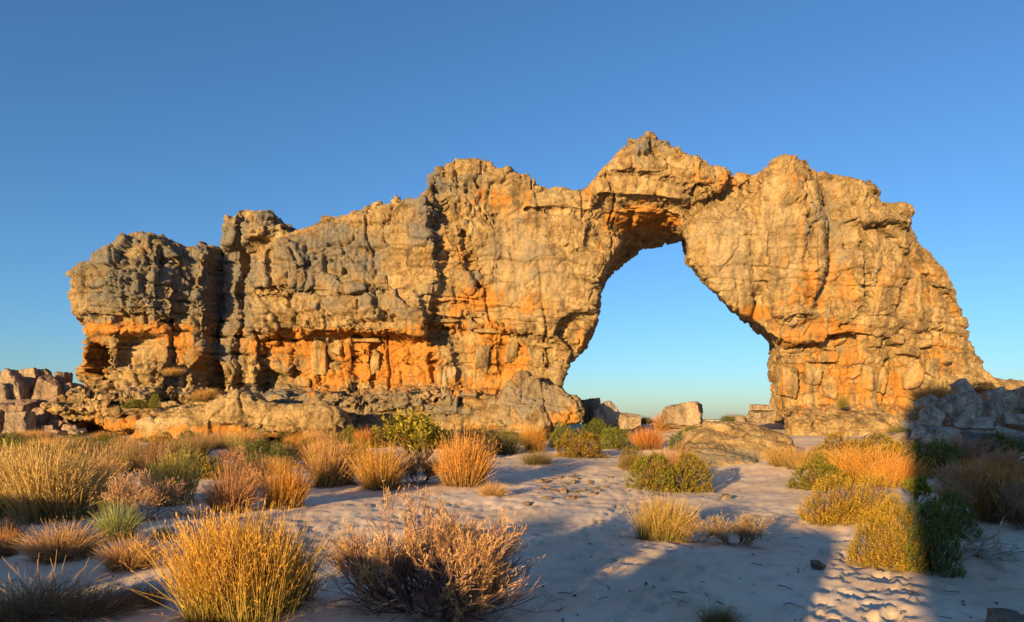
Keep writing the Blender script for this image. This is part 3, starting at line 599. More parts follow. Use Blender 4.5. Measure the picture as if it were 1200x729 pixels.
# rocks behind the viewer: their shadows fall across the sand
SDIR = np.array([math.sin(SUN_AZ), math.cos(SUN_AZ)]); UDIR = np.array([math.cos(SUN_AZ), -math.sin(SUN_AZ)])
def shade_rock(u0, u1, s, h, seed, label, dep=2.0):
    p = SDIR * s + UDIR * (u0 + u1) / 2; z = gz(*p)
    D, Q = QS[24]; V = D / (np.abs(D) ** 9).sum(1)[:, None] ** (1 / 9); V = V + D * (.05 * fbm(D * 2.2 + seed, 3, seed) + .012 * fbm(D * 14, 2, seed + 1))[:, None]; lo, hi = V.min(0), V.max(0)   # joint-bounded block
    V = (V - (lo + hi) / 2) / (hi - lo) * np.array([u1 - u0, dep, h * 1.7]); V[:, 2] += h * .15
    add('boulder', mesh_from('boulder', V, Q, M_BOULDER), label=label, cat='boulder', loc=(p[0], p[1], z), rz=-SUN_AZ)
SHADE = [(-2.75, -2.45, -7.6, 2.0, 'narrow unseen stone added behind the viewer to shade the streak through the gap'), (-4.4, -2.70, -8, 2.2, 'head-high boulder behind the viewer beside a narrow gap'), (-2.50, -.60, -8, 2.5, 'head-high boulder behind the viewer beside the tall cliff block'), (-5.5, -4.25, -8, 1.62, 'low boulder behind the viewer between two taller ones'), (-6.75, -5.4, -8.5, 1.9, 'square boulder behind the viewer next to the low one'),  # the narrow stone is added, out of view, to shorten the sun streak
         (-9.8, -7.05, -8.5, 1.85, 'wide boulder behind the viewer past the second gap'), (-13, -9.5, -8.5, 2.2, 'long boulder behind the viewer beyond the wide one'), (-17, -12.9, -9, 2.3, 'outermost long boulder behind the viewer')]
for i, (a, b, s, h, lb) in enumerate(SHADE): shade_rock(a, b, s, h, 500 + i, lb)
shade_rock(.03, 17, -25, 12.9, 520, 'tall cliff block behind the viewer, right of the gap', 5)

# ------------------------------------------------------------------ plants
class Plant:
    """collects ribbons (stems, blades, leaves) for one part"""
    def __init__(s): s.V = []; s.Q = []; s.C = []; s.n = 0
    def ribbons(s, P, W, S, C):
        """P (K,m,3) centre lines, W (K,m) half widths, S (K,3) side vectors, C (K,m,3) colours"""
        K, m, _ = P.shape; off = W[..., None] * S[:, None, :]
        V = np.stack([P - off, P + off], 2).reshape(-1, 3); I = np.arange(K * m * 2).reshape(K, m, 2) + s.n
        Q = np.stack([I[:, :-1, 0], I[:, :-1, 1], I[:, 1:, 1], I[:, 1:, 0]], -1).reshape(-1, 4)
        s.V.append(V); s.Q.append(Q); s.C.append(np.repeat(C, 2, axis=1).reshape(-1, 3)); s.n += len(V)
    def mesh(s, name, mat): return mesh_from(name, np.concatenate(s.V), np.concatenate(s.Q), mat, {'Col': np.concatenate(s.C)})
def unit(v): return v / (np.linalg.norm(v, axis=-1, keepdims=True) + 1e-9)
def side(g, D):
    r = g.normal(size=D.shape); return unit(np.cross(D, r))
def lerp(a, b, t): return np.asarray(a) * (1 - t) + np.asarray(b) * t
def jitter(g, C, k=.18): return C * g.uniform(1 - k, 1 + k, C.shape[:-1] + (1,))
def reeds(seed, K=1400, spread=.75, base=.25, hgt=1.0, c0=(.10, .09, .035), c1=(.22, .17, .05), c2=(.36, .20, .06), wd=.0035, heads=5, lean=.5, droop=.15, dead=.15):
    """tussock of reed stems with seed heads, unit height, about 1.3 wide"""
    g = np.random.default_rng(seed); st = Plant(); hd = Plant(); m = 5
    r = base * np.sqrt(g.uniform(0, 1, K)); a = g.uniform(0, 2 * math.pi, K); rad = np.stack([np.cos(a), np.sin(a), 0 * a], 1)
    cl = g.integers(0, 9, K); ca = np.random.default_rng(seed + 1).uniform(0, 2 * math.pi, 9); co = np.stack([np.cos(ca), np.sin(ca), 0 * ca], 1) * np.random.default_rng(seed + 2).uniform(.05, .5, 9)[:, None]; ch = np.random.default_rng(seed + 3).uniform(.5, 1.1, 9); cw = np.random.default_rng(seed + 4).normal(size=(9, 3)) * .14; cw[:, 2] = 0
    ln = lean * (r / base) * g.uniform(.5, 1.3, K); L = hgt * ch[cl] * g.uniform(.55, 1.08, K) * (1 - .25 * ln)
    t = np.linspace(0, 1, m)[None, :, None]
    D = unit(rad * ln[:, None] + np.array([0, 0, 1]) + cw[cl] + np.array([.08, .05, 0]) + g.normal(size=(K, 3)) * np.where(g.uniform(0, 1, (K, 1)) < .12, .38, .12))
    P = (rad * r[:, None] + co[cl] * spread)[:, None, :] + D[:, None, :] * L[:, None, None] * t + (rad * (droop * L * ln)[:, None])[:, None, :] * t ** 2 + np.array([0, 0, -1]) * (droop * .5 * L * ln)[:, None, None] * t ** 3
    bd = g.normal(size=(K, 1, 3)) * .07 * L[:, None, None]; bd[..., 2] *= .4
    P += g.normal(size=(K, m, 3)) * .012 * t + bd * t ** 2
    P[:, 0, 2] = -.03
    W = wd * (1.15 - .8 * t[..., 0]) * g.uniform(.7, 1.4, (K, 1))
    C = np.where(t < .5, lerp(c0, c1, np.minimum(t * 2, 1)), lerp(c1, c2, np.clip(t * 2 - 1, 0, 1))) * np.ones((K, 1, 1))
    dd = g.uniform(0, 1, K) < dead; C[dd] = C[dd] * .4 + np.array([.26, .19, .12]) * .6
    st.ribbons(P, W, side(g, D), jitter(g, C))
    B2 = K // 3; a2 = g.uniform(0, 6.28, B2); r2 = np.stack([np.cos(a2), np.sin(a2), 0 * a2], 1); D2 = unit(r2 * g.uniform(.5, 2.2, (B2, 1)) + np.array([0, 0, 1.])); L2 = hgt * g.uniform(.12, .36, B2)
    P2 = (r2 * (base * 1.15 * np.sqrt(g.uniform(0, 1, B2)))[:, None] + co[g.integers(0, 9, B2)] * spread)[:, None] + D2[:, None] * L2[:, None, None] * t - np.array([0, 0, 1]) * (L2 * .45)[:, None, None] * t ** 2 + g.normal(size=(B2, m, 3)) * .012 * t
    st.ribbons(P2, wd * 1.5 * (1.1 - t[..., 0]) * np.ones((B2, 1)), side(g, D2), jitter(g, np.tile(np.array([.20, .145, .095]), (B2, m, 1)), .35))   # dead leaves at the foot
    if heads:
        k = np.repeat(np.arange(K), heads); tt = g.uniform(.5, 1.0, len(k)); i = np.minimum((tt * (m - 1)).astype(int), m - 2); f = tt * (m - 1) - i
        p0 = P[k, i] * (1 - f[:, None]) + P[k, i + 1] * f[:, None]; d = unit(D[k] + g.normal(size=(len(k), 3)) * .35); l = g.uniform(.02, .06, len(k))
        PP = p0[:, None, :] + d[:, None, :] * l[:, None, None] * np.linspace(0, 1, 3)[None, :, None]
        hd.ribbons(PP, np.tile([.001, .0038, .001], (len(k), 1)) * g.uniform(.7, 1.3, (len(k), 1)), side(g, d), jitter(g, np.tile(np.array(c2) * .95, (len(k), 3, 1)), .3))
    return [('stems', st, M_LEAF)] + ([('seed_heads', hd, M_LEAF)] if heads else [])
def branch_tree(g, n0, depth, L0, lean, shrink=.72, kids=(2, 4), up=.25, jit=.35, r0=.012, rfac=.6):
    """recursive twigs; returns lists of (polyline, radius0, radius1, level) and tips"""
    segs = []; tips = []
    def go(p, d, L, r, k):
        q = p.copy(); pts = [p]
        for _ in range(3):
            d = unit(d + g.normal(size=3) * .12 + np.array([0, 0, up * .25])); q = q + d * L / 3; pts.append(q)
        segs.append((np.array(pts), r, r * rfac, k))
        if k == depth: tips.append((q, d)); return
        for _ in range(g.integers(*kids) + (1 if k == 0 else 0)):
            go(pts[g.integers(2, 4)], unit(d + g.normal(size=3) * jit + np.array([0, 0, up])), L * shrink * g.uniform(.75, 1.2), r * rfac, k + 1)
    for _ in range(n0):
        a = g.uniform(0, 2 * math.pi); l = lean * math.sqrt(g.uniform(.05, 1)); d = unit(np.array([math.cos(a) * l, math.sin(a) * l, 1]))
        go(np.array([math.cos(a), math.sin(a), 0]) * .06 * l + np.array([0, 0, -.03]), d, L0 * g.uniform(.7, 1.1), r0, 0)
    return segs, tips
def twig_ribbons(pl, g, segs, cb, ct, depth):
    P = np.array([s[0] for s in segs]); r = np.array([[s[1] + (s[2] - s[1]) * k / 3 for k in range(4)] for s in segs]); lv = np.array([s[3] for s in segs]) / max(depth, 1)
    C = np.repeat((np.array(cb)[None] * (1 - lv[:, None]) + np.array(ct)[None] * lv[:, None])[:, None, :], 4, 1); D = unit(P[:, -1] - P[:, 0]); s1 = side(g, D)
    C = jitter(g, C, .22); pl.ribbons(P, r, s1, C); pl.ribbons(P, r, unit(np.cross(D, s1)), C)
def sprigs(pl, g, p0, d0, L, m, lw, ll, cb, ct, curl=.35, spread=.7):
    """leafy sprigs: K origins and directions, m leaves each"""
    K = len(p0); k = np.repeat(np.arange(K), m); t = np.tile((np.arange(m) + .5) / m, K); o = p0[k] + d0[k] * (L[k] * t)[:, None]
    d = unit(d0[k] * .8 + g.normal(size=(K * m, 3)) * spread); l = ll * g.uniform(.6, 1.3, K * m)
    P = o[:, None, :] + d[:, None, :] * l[:, None, None] * np.array([0, .5, 1])[None, :, None]; P[:, 2] += np.array([0, 0, 1]) * (l * curl * .3)[:, None]
    c = np.array(cb)[None] * (1 - t[:, None]) + np.array(ct)[None] * t[:, None]; c = c * np.repeat(g.uniform(.75, 1.25, K), m)[:, None]
    pl.ribbons(P, np.tile([lw * .45, lw, lw * .1], (K * m, 1)), side(g, d), jitter(g, np.repeat(c[:, None, :], 3, 1), .2))
def dome_points(g, K, lump=.16, seed=0, flat=.0, fill=.25):
    z = g.uniform(-.05, 1, K); a = g.uniform(0, 2 * math.pi, K); s = np.sqrt(np.maximum(1 - z * z, 0)); n = np.stack([np.cos(a) * s, np.sin(a) * s, z], 1)
    r = 1 + lump * 1.6 * fbm(n * 1.9 + seed, 2, 700 + seed); depth = np.where(g.uniform(0, 1, K) < fill, g.uniform(.45, .95, K), g.uniform(.93, 1.0, K))
    return n * (r * depth)[:, None] * np.array([.5, .5, 1.0]) * (1 - .0), n
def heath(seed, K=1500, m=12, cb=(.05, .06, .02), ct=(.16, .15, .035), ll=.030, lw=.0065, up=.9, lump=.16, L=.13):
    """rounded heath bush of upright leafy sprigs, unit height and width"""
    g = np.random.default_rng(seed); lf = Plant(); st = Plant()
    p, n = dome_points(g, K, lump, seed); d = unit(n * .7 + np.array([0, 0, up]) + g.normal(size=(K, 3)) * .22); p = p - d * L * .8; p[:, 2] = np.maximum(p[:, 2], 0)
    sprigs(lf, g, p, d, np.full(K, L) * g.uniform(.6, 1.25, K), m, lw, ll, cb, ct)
    q = p[:: 4]; root = q * np.array([.12, .12, 0]); t = np.linspace(0, 1, 4)[None, :, None]; P = root[:, None] * (1 - t) + q[:, None] * t; P[:, 1:3] += g.normal(size=(len(q), 2, 3)) * .02; P[:, 0, 2] = -.03
    st.ribbons(P, np.tile([.010, .007, .005, .003], (len(q), 1)), side(g, unit(q + 1e-3)), jitter(g, np.tile([.12, .085, .055], (len(q), 4, 1))))
    return [('stems', st, M_STEM), ('foliage', lf, M_LEAF)]
def dry_shrub(seed, n0=15, depth=3, lean=1.5, cb=(.10, .075, .055), ct=(.22, .165, .11), leaf=(.36, .27, .15), m=12, L0=.30, ll=.022, lw=.0035, LS=.13, kids=(3, 5), bare=0, up=.25):
    """dry, feathery, many-twigged shrub about 1 high"""
    g = np.random.default_rng(seed); st = Plant(); lf = Plant(); segs, tips = branch_tree(g, n0, depth, L0, lean, kids=kids, r0=.009, up=up)
    twig_ribbons(st, g, segs, cb, ct, depth)
    p = np.array([t[0] for t in tips]); d = np.array([t[1] for t in tips])
    if bare: k = noise(p * 4.5 + seed, seed) + .35 * (p[:, 2] - .5) > bare - .35; p, d = p[k], d[k]
    p = np.repeat(p, 2, 0); d = unit(np.repeat(d, 2, 0) + g.normal(size=(len(p), 3)) * .25 + np.array([0, 0, .15]))
    sprigs(lf, g, p - d * LS * .3, d, np.full(len(p), LS) * g.uniform(.6, 1.3, len(p)), m, lw, ll, np.array(leaf) * .75, np.array(leaf) * 1.1, spread=.38)
    return [('twigs', st, M_STEM), ('feathery_tips', lf, M_LEAF)]
def leafy(seed, cb=(.07, .085, .02), ct=(.22, .21, .04), n0=9, depth=3, lean=.8, lw=.011, ll=.05, m=14, L0=.32):
    g = np.random.default_rng(seed); st = Plant(); lf = Plant(); segs, tips = branch_tree(g, n0, depth, L0, lean, kids=(3, 5), r0=.014, up=.3)
    twig_ribbons(st, g, segs, (.10, .075, .05), (.14, .11, .06), depth)
    p = np.array([t[0] for t in tips]); d = np.array([t[1] for t in tips]); sprigs(lf, g, p - d * .06, d, np.full(len(p), .13) * g.uniform(.7, 1.3, len(p)), m, lw, ll, cb, ct, spread=.8)
    return [('stems', st, M_STEM), ('foliage', lf, M_LEAF)]
def dead_branches(seed):
    g = np.random.default_rng(seed); st = Plant(); segs, tips = branch_tree(g, 9, 3, .42, 2.6, kids=(2, 4), up=-.05, jit=.6, r0=.022, rfac=.62)
    twig_ribbons(st, g, segs, (.26, .22, .185), (.34, .30, .26), 3); return [('branches', st, M_STEM)]

PROTO = {}
def reg(key, parts):
    allV = np.concatenate([np.concatenate(p.V) for _, p, _ in parts]); lo, hi = np.percentile(allV, 1.5, axis=0), np.percentile(allV, 99, axis=0)
    wd = (hi[0] - lo[0] + hi[1] - lo[1]) / 2
    PROTO[key] = [wd, hi[2], parts, None]
def split(key):
    P_ = PROTO[key]
    if P_[3] is None: P_[3] = [(n, p.mesh(n, m)) for n, p, m in P_[2]]
    return P_[3]
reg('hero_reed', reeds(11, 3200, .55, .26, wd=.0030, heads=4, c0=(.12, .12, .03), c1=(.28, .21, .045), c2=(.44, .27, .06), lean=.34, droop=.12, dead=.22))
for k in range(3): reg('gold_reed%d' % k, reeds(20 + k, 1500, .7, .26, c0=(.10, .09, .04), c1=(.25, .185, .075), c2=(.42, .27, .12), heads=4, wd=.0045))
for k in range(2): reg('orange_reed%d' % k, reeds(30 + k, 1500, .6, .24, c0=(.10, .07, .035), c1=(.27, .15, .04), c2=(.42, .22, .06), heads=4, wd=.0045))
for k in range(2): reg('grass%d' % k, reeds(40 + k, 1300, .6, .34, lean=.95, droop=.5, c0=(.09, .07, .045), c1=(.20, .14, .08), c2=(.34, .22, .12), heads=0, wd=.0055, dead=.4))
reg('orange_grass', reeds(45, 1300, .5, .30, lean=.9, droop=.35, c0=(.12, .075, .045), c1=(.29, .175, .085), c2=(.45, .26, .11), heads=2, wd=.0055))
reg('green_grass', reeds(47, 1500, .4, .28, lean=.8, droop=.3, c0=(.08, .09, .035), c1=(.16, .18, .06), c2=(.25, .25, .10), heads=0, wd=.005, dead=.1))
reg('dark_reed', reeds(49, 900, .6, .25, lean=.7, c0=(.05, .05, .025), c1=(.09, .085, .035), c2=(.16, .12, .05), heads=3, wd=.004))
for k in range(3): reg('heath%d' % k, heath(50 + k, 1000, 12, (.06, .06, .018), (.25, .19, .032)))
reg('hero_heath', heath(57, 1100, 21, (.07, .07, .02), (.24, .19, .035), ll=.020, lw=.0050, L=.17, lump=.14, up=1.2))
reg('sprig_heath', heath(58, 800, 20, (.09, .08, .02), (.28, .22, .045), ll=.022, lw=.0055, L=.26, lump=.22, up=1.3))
for k in range(2): reg('green_heath%d' % k, heath(60 + k, 1000, 12, (.04, .055, .016), (.15, .17, .035)))
reg('grey_heath', heath(64, 800, 12, (.10, .10, .07), (.26, .25, .17), up=.7))
reg('hero_dry', dry_shrub(71, 56, 3, 2.6, up=.16, kids=(3, 5), ll=.030, lw=.0022, m=11, LS=.15, L0=.27, leaf=(.34, .25, .13), cb=(.07, .05, .05), ct=(.16, .115, .11), bare=.42))
for k in range(2): reg('dry%d' % k, dry_shrub(72 + k, 11, 3, 1.2, leaf=(.32, .22, .14), ll=.04, lw=.0035, m=8, LS=.17, bare=.15))
reg('leafy', leafy(80)); reg('dead', dead_branches(85))
LITTER = []
def plant(kind, px, py, wpx, hpx, label, cat='shrub', group=None, name=None, tint=(1, 1, 1), parts=None, at=None, rz=None):
    x, d = at[:2] if at else on_ground(px, py)
    wd, ht, plist = PROTO[kind][:3]; ww, hh = wpx / F * d, hpx / F * d
    z = gz(x, d) if at is None or len(at) < 3 else at[2]
    name = name or {'r': 'reed_tussock', 'h': 'heath_bush'}.get(kind[0], 'shrub')
    rz = random.uniform(0, 6.28) if rz is None else rz
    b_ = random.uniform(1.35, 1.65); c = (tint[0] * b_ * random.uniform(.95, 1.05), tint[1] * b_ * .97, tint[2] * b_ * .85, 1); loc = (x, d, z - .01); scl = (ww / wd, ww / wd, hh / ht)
    if len(plist) > 1:
        o = add(name, None, label=label, cat=cat, group=group, loc=loc, rz=rz, scale=scl)
        first = None
        for n, me in split(kind):
            q = add(n, me, first if n == 'seed_heads' else o); q.color = c; first = first or q
    else:
        o = add(name, split(kind)[0][1], label=label, cat=cat, group=group, loc=loc, rz=rz, scale=scl); o.color = c
    if d < 40 and at is None: LITTER.append((x, d, ww * .6))
    return o
RT, GT_, HB = 'reed_tussock', 'grass_tussock', 'heath_bush'
L_ = [
 ('hero_reed', 288, 730, 146, 124, 'tall golden reed tussock glowing beside the feathery dry shrub', 'reed', RT, (1.05, 1, .9)),
 ('dark_reed', 346, 708, 62, 60, 'dark green reeds coloured as the shaded side of the tall golden reed tussock', 'reed', RT, (1, 1, 1)),  # shade of the golden tussock's right side put into dark reed colour
 ('dark_reed', 166, 712, 60, 30, 'small dark tuft at the foot of the tall golden reed tussock', 'reed', RT, (1.3, 1, .9)),
 ('hero_dry', 503, 716, 222, 118, 'wide feathery dry grey-brown shrub in front of the sandy path', 'shrub', 'dry_shrub', (1.1, .9, .85)),
 ('grass1', 30, 728, 130, 50, 'low brown grass mat at the edge of the sand, beside a bare patch', 'grass', GT_, (.85, .8, .8)),
 ('grass0', 105, 722, 120, 34, 'flattened brown grass beside the tall golden reed tussock', 'grass', GT_, (.8, .75, .75)),
 ('orange_grass', 72, 655, 82, 40, 'spiky orange-brown grass tuft in the bare pale sand', 'grass', GT_, (1, 1, 1)),
 ('orange_grass', 152, 668, 62, 40, 'domed rusty brown grass tuft in the bare pale sand', 'grass', GT_, (.9, .85, .8)),
 ('orange_grass', 4, 652, 34, 34, 'small orange grass tuft below a grey-green dome', 'grass', GT_, (1.1, .9, .8)),
 ('grass0', 6, 632, 36, 24, 'low grey-brown grass dome before the big reed tussocks', 'grass', GT_, (.9, .9, .9)),
 ('gold_reed0', 68, 608, 115, 84, 'big reed tussock with bright golden tips and dark foot', 'reed', RT, (1, 1, .9)),
 ('gold_reed1', 12, 606, 90, 78, 'big reed tussock joined to the golden-tipped one, olive at its foot', 'reed', RT, (.95, 1, .9)),
 ('gold_reed2', 102, 596, 60, 66, 'narrow reed tussock behind the big golden-tipped one', 'reed', RT, (1, .95, .9)),
 ('dry0', 163, 612, 66, 58, 'pinkish grey dry twiggy shrub above a soft green tuft', 'shrub', 'dry_shrub', (1.1, 1, 1)),
 ('green_grass', 142, 632, 44, 42, 'soft grey-green grass tuft below the pinkish dry shrub', 'grass', GT_, (1, 1, 1)),
 ('gold_reed1', 207, 592, 58, 60, 'green-gold reed clump with a bare dead branch at its foot', 'reed', RT, (.85, 1.05, .7)),
 ('orange_grass', 268, 600, 58, 50, 'pinkish feathery grass clump behind the tall golden tussock', 'grass', GT_, (.95, .85, .95)),
 ('dry1', 288, 588, 56, 56, 'brown dry shrub among pinkish grass clumps', 'shrub', 'dry_shrub', (1, .8, .75)),
 ('orange_reed0', 330, 595, 50, 50, 'bright orange reed tuft beside the pinkish grass clump', 'reed', RT, (1.1, 1.05, .8)),
 ('gold_reed2', 393, 570, 60, 56, 'bushy tan-gold reed tussock before the end of the long outcrop', 'reed', RT, (1, .9, .85)),
 ('orange_reed1', 447, 574, 60, 52, 'ruddy gold reed tussock with pale dead leaves at its foot', 'reed', RT, (1, 1, .9)),
 ('dry1', 487, 568, 60, 34, 'dark brown dead shrub between two reed tussocks', 'shrub', 'dry_shrub', (.55, .5, .5)),
 ('leafy', 492, 548, 76, 62, 'yellow-green leafy bush taller than the reeds around it', 'bush', 'leafy_bush', (1.2, 1.0, .7)),
 ('grey_heath', 545, 535, 56, 34, 'pale grey-green bush behind the ruddy orange reeds', 'bush', HB, (.9, .85, .75)),
 ('orange_reed0', 541, 570, 72, 58, 'broad ruddy orange reed tussock under the grey-green bush', 'reed', RT, (1, .95, .9)),
 ('dark_reed', 592, 533, 46, 28, 'dark low tuft below the rough grey-brown mound', 'reed', RT, (1, 1, 1)),
 ('orange_reed1', 626, 530, 28, 32, 'small flame-orange reed tuft with a dark foot', 'reed', RT, (1.1, 1.05, .8)),
 ('dark_reed', 628, 545, 42, 18, 'dark foot tuft below the small flame-orange reeds', 'reed', RT, (1, .95, .9)),
 ('orange_grass', 576, 582, 34, 17, 'tiny orange grass tuft on the sand below the ruddy orange reeds', 'grass', GT_, (1, 1, 1)),
 ('heath0', 680, 536, 56, 30, 'brown-gold heath bush at the front of the clump before the mound', 'bush', HB, (1.2, 1, .8)),
 ('green_heath0', 660, 524, 34, 28, 'green heath bush at the side of the clump before the mound', 'bush', HB, (1.1, 1, .9)),
 ('green_heath1', 722, 526, 40, 24, 'bright green heath bush at the end of the clump below the opening', 'bush', HB, (1.15, 1.1, .8)),
 ('green_heath0', 700, 516, 42, 24, 'olive heath bush at the back of the clump below the opening', 'bush', HB, (1, .95, .8)),
 ('heath1', 628, 514, 28, 24, 'small golden bush growing against the rough mound', 'bush', HB, (1.2, 1, .8)),
 ('green_heath1', 764, 574, 56, 42, 'rounded yellow-green heath bush, left of a pair by the path', 'bush', HB, (1.4, 1.1, .7)),
 ('heath2', 806, 576, 56, 44, 'rounded olive-brown heath bush, right of a pair by the path', 'bush', HB, (1, .95, .8)),
 ('heath0', 740, 550, 30, 26, 'small olive-gold bush behind the rounded yellow-green heath bush', 'bush', HB, (1.1, 1, .8)),
 ('orange_grass', 788, 556, 56, 30, 'pinkish orange grass behind the rounded heath pair', 'grass', GT_, (.95, .9, .9)),
 ('green_heath0', 806, 527, 42, 26, 'dark green heath bush below the blocky tan boulder', 'bush', HB, (.9, .95, .8)),
 ('orange_reed0', 762, 527, 34, 26, 'ruddy grass tuft below the crest boulders', 'reed', RT, (1, .85, .8)),
 ('dark_reed', 777, 505, 26, 22, 'dark ruddy shrub between the crest boulders', 'shrub', 'shrub', (2.2, 1.4, 1)),
 ('gold_reed1', 772, 634, 60, 52, 'olive-gold reed tuft alone in the open sand', 'reed', RT, (.9, .95, .7)),
 ('dry0', 812, 636, 46, 30, 'dry tan shrub between the olive-gold tuft and a curly dry shrub', 'shrub', 'dry_shrub', (1, .95, .85)),
 ('dry1', 866, 642, 72, 38, 'curly dry golden shrub alone in the open sand', 'shrub', 'dry_shrub', (1.05, 1, .85)),
 ('dark_reed', 842, 734, 50, 24, 'dark spiky tuft in the shaded foreground sand', 'reed', RT, (1, .95, .9)),
 ('green_heath0', 958, 572, 60, 34, 'low green heath bush at the edge of the right-hand thicket', 'bush', HB, (1.4, 1.1, .7)),
 ('heath1', 985, 545, 70, 36, 'ruddy brown heath bush below the pillar apron', 'bush', HB, (1.2, .95, .8)),
 ('orange_reed1', 1010, 566, 76, 42, 'orange grassy reeds in the middle of the right-hand thicket', 'reed', RT, (1, .95, .8)),
 ('heath2', 1030, 545, 60, 36, 'brown heath bush behind the orange grassy reeds', 'bush', HB, (1.1, .95, .8)),
 ('orange_reed0', 1046, 572, 56, 40, 'ruddy reeds at the edge of the cliff shadow', 'reed', RT, (1, .9, .8)),
 ('heath0', 1052, 556, 56, 36, 'golden heath bush at the edge of the cliff shadow', 'bush', HB, (1.25, 1.05, .8)),
 ('sprig_heath', 975, 614, 70, 56, 'golden heath bush with upright sprigs beside the sunlit sand', 'bush', HB, (1.4, 1.1, .7)),
 ('sprig_heath', 1018, 606, 62, 50, 'golden sprigged heath bush behind the dense golden dome', 'bush', HB, (1.4, 1.1, .7)),
 ('hero_heath', 1042, 664, 78, 80, 'dense dome-shaped heath bush, half golden sun and half shadow', 'bush', HB, (1.4, 1.1, .7)),
 ('green_heath1', 1090, 672, 60, 84, 'dark green upright bush against the dense golden dome', 'bush', HB, (.8, .85, .8)),
 ('leafy', 1072, 592, 26, 34, 'small bright yellow-green sprig between golden heaths', 'bush', 'leafy_bush', (1.2, 1.15, .8)),
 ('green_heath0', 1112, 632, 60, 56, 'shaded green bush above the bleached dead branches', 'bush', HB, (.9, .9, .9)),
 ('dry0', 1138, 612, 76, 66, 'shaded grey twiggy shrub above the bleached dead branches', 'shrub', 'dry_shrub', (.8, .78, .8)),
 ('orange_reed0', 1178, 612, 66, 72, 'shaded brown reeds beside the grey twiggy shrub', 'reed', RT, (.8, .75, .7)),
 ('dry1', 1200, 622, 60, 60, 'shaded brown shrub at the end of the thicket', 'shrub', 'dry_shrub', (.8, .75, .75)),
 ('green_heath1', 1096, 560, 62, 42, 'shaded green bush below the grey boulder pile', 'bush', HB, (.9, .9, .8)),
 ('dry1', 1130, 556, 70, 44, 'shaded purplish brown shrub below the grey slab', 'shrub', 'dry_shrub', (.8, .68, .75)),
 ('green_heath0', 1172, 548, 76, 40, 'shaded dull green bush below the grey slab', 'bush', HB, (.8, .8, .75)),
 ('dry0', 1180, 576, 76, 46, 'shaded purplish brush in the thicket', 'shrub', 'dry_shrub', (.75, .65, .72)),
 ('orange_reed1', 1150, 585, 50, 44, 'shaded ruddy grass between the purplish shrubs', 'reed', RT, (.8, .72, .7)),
 ('gold_reed0', 918, 546, 44, 22, 'golden grass fringe under the broad flat boulder', 'reed', RT, (1, .9, .8)),
 ('gold_reed2', 942, 552, 40, 26, 'golden grass fringe between flat boulder and thicket', 'reed', RT, (1, .9, .8)),
]
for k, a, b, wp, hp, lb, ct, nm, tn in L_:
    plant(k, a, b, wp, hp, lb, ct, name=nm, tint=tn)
plant('dead', 1132, 652, 110, 42, 'bleached grey dead branches sprawled on the shaded sand', 'branches', name='dead_branches', tint=(1, 1, 1))
plant('dead', 225, 606, 44, 26, 'bare grey dead branch at the foot of the green-gold reeds', 'branches', name='dead_branches', tint=(1, .98, .95))
plant('grey_heath', 190, 632, 28, 14, 'pale mint-grey cushion plant on the sand', 'plant', name='cushion_plant', tint=(.9, 1.05, 1.0))
# small bushes on ledges of the rock
for a, b, wp, hp, d, kd, tn, lb in [(163, 478, 34, 10, 33.4, 'green_heath0', (1, 1, .8), 'low green bush on the ledge below the orange niche'), (182, 478, 12, 16, 33.2, 'green_heath1', (1.2, 1.1, .8), 'bright green bush on the ledge beside the long outcrop'),
                                    (238, 470, 26, 14, 34.5, 'gold_reed0', (1, .9, .7), 'golden tuft growing behind the long outcrop'), (203, 440, 22, 9, 35.0, 'gold_reed1', (1, .95, .8), 'golden tuft on the buttress step'),
                                    (1093, 470, 46, 20, 31.5, 'gold_reed2', (1, .9, .7), 'olive shrub behind the shaded grey pile'), (1145, 462, 40, 14, 32, 'heath0', (1.2, 1, .8), 'golden bush along the top of the shaded pile'), (987, 477, 14, 16, 36.6, 'dark_reed', (1.5, 1.4, 1), 'olive tuft at the foot of the pillar'), (1056, 512, 30, 12, 27, 'green_heath0', (1.2, 1.1, .8), 'low green bush on the tan boulder by the shaded pile')]:
    x, z = w2(a, b, d); plant(kd, a, b, wp, hp, lb, 'bush', name='ledge_bush', tint=tn, at=(x, d, z), parts=False)
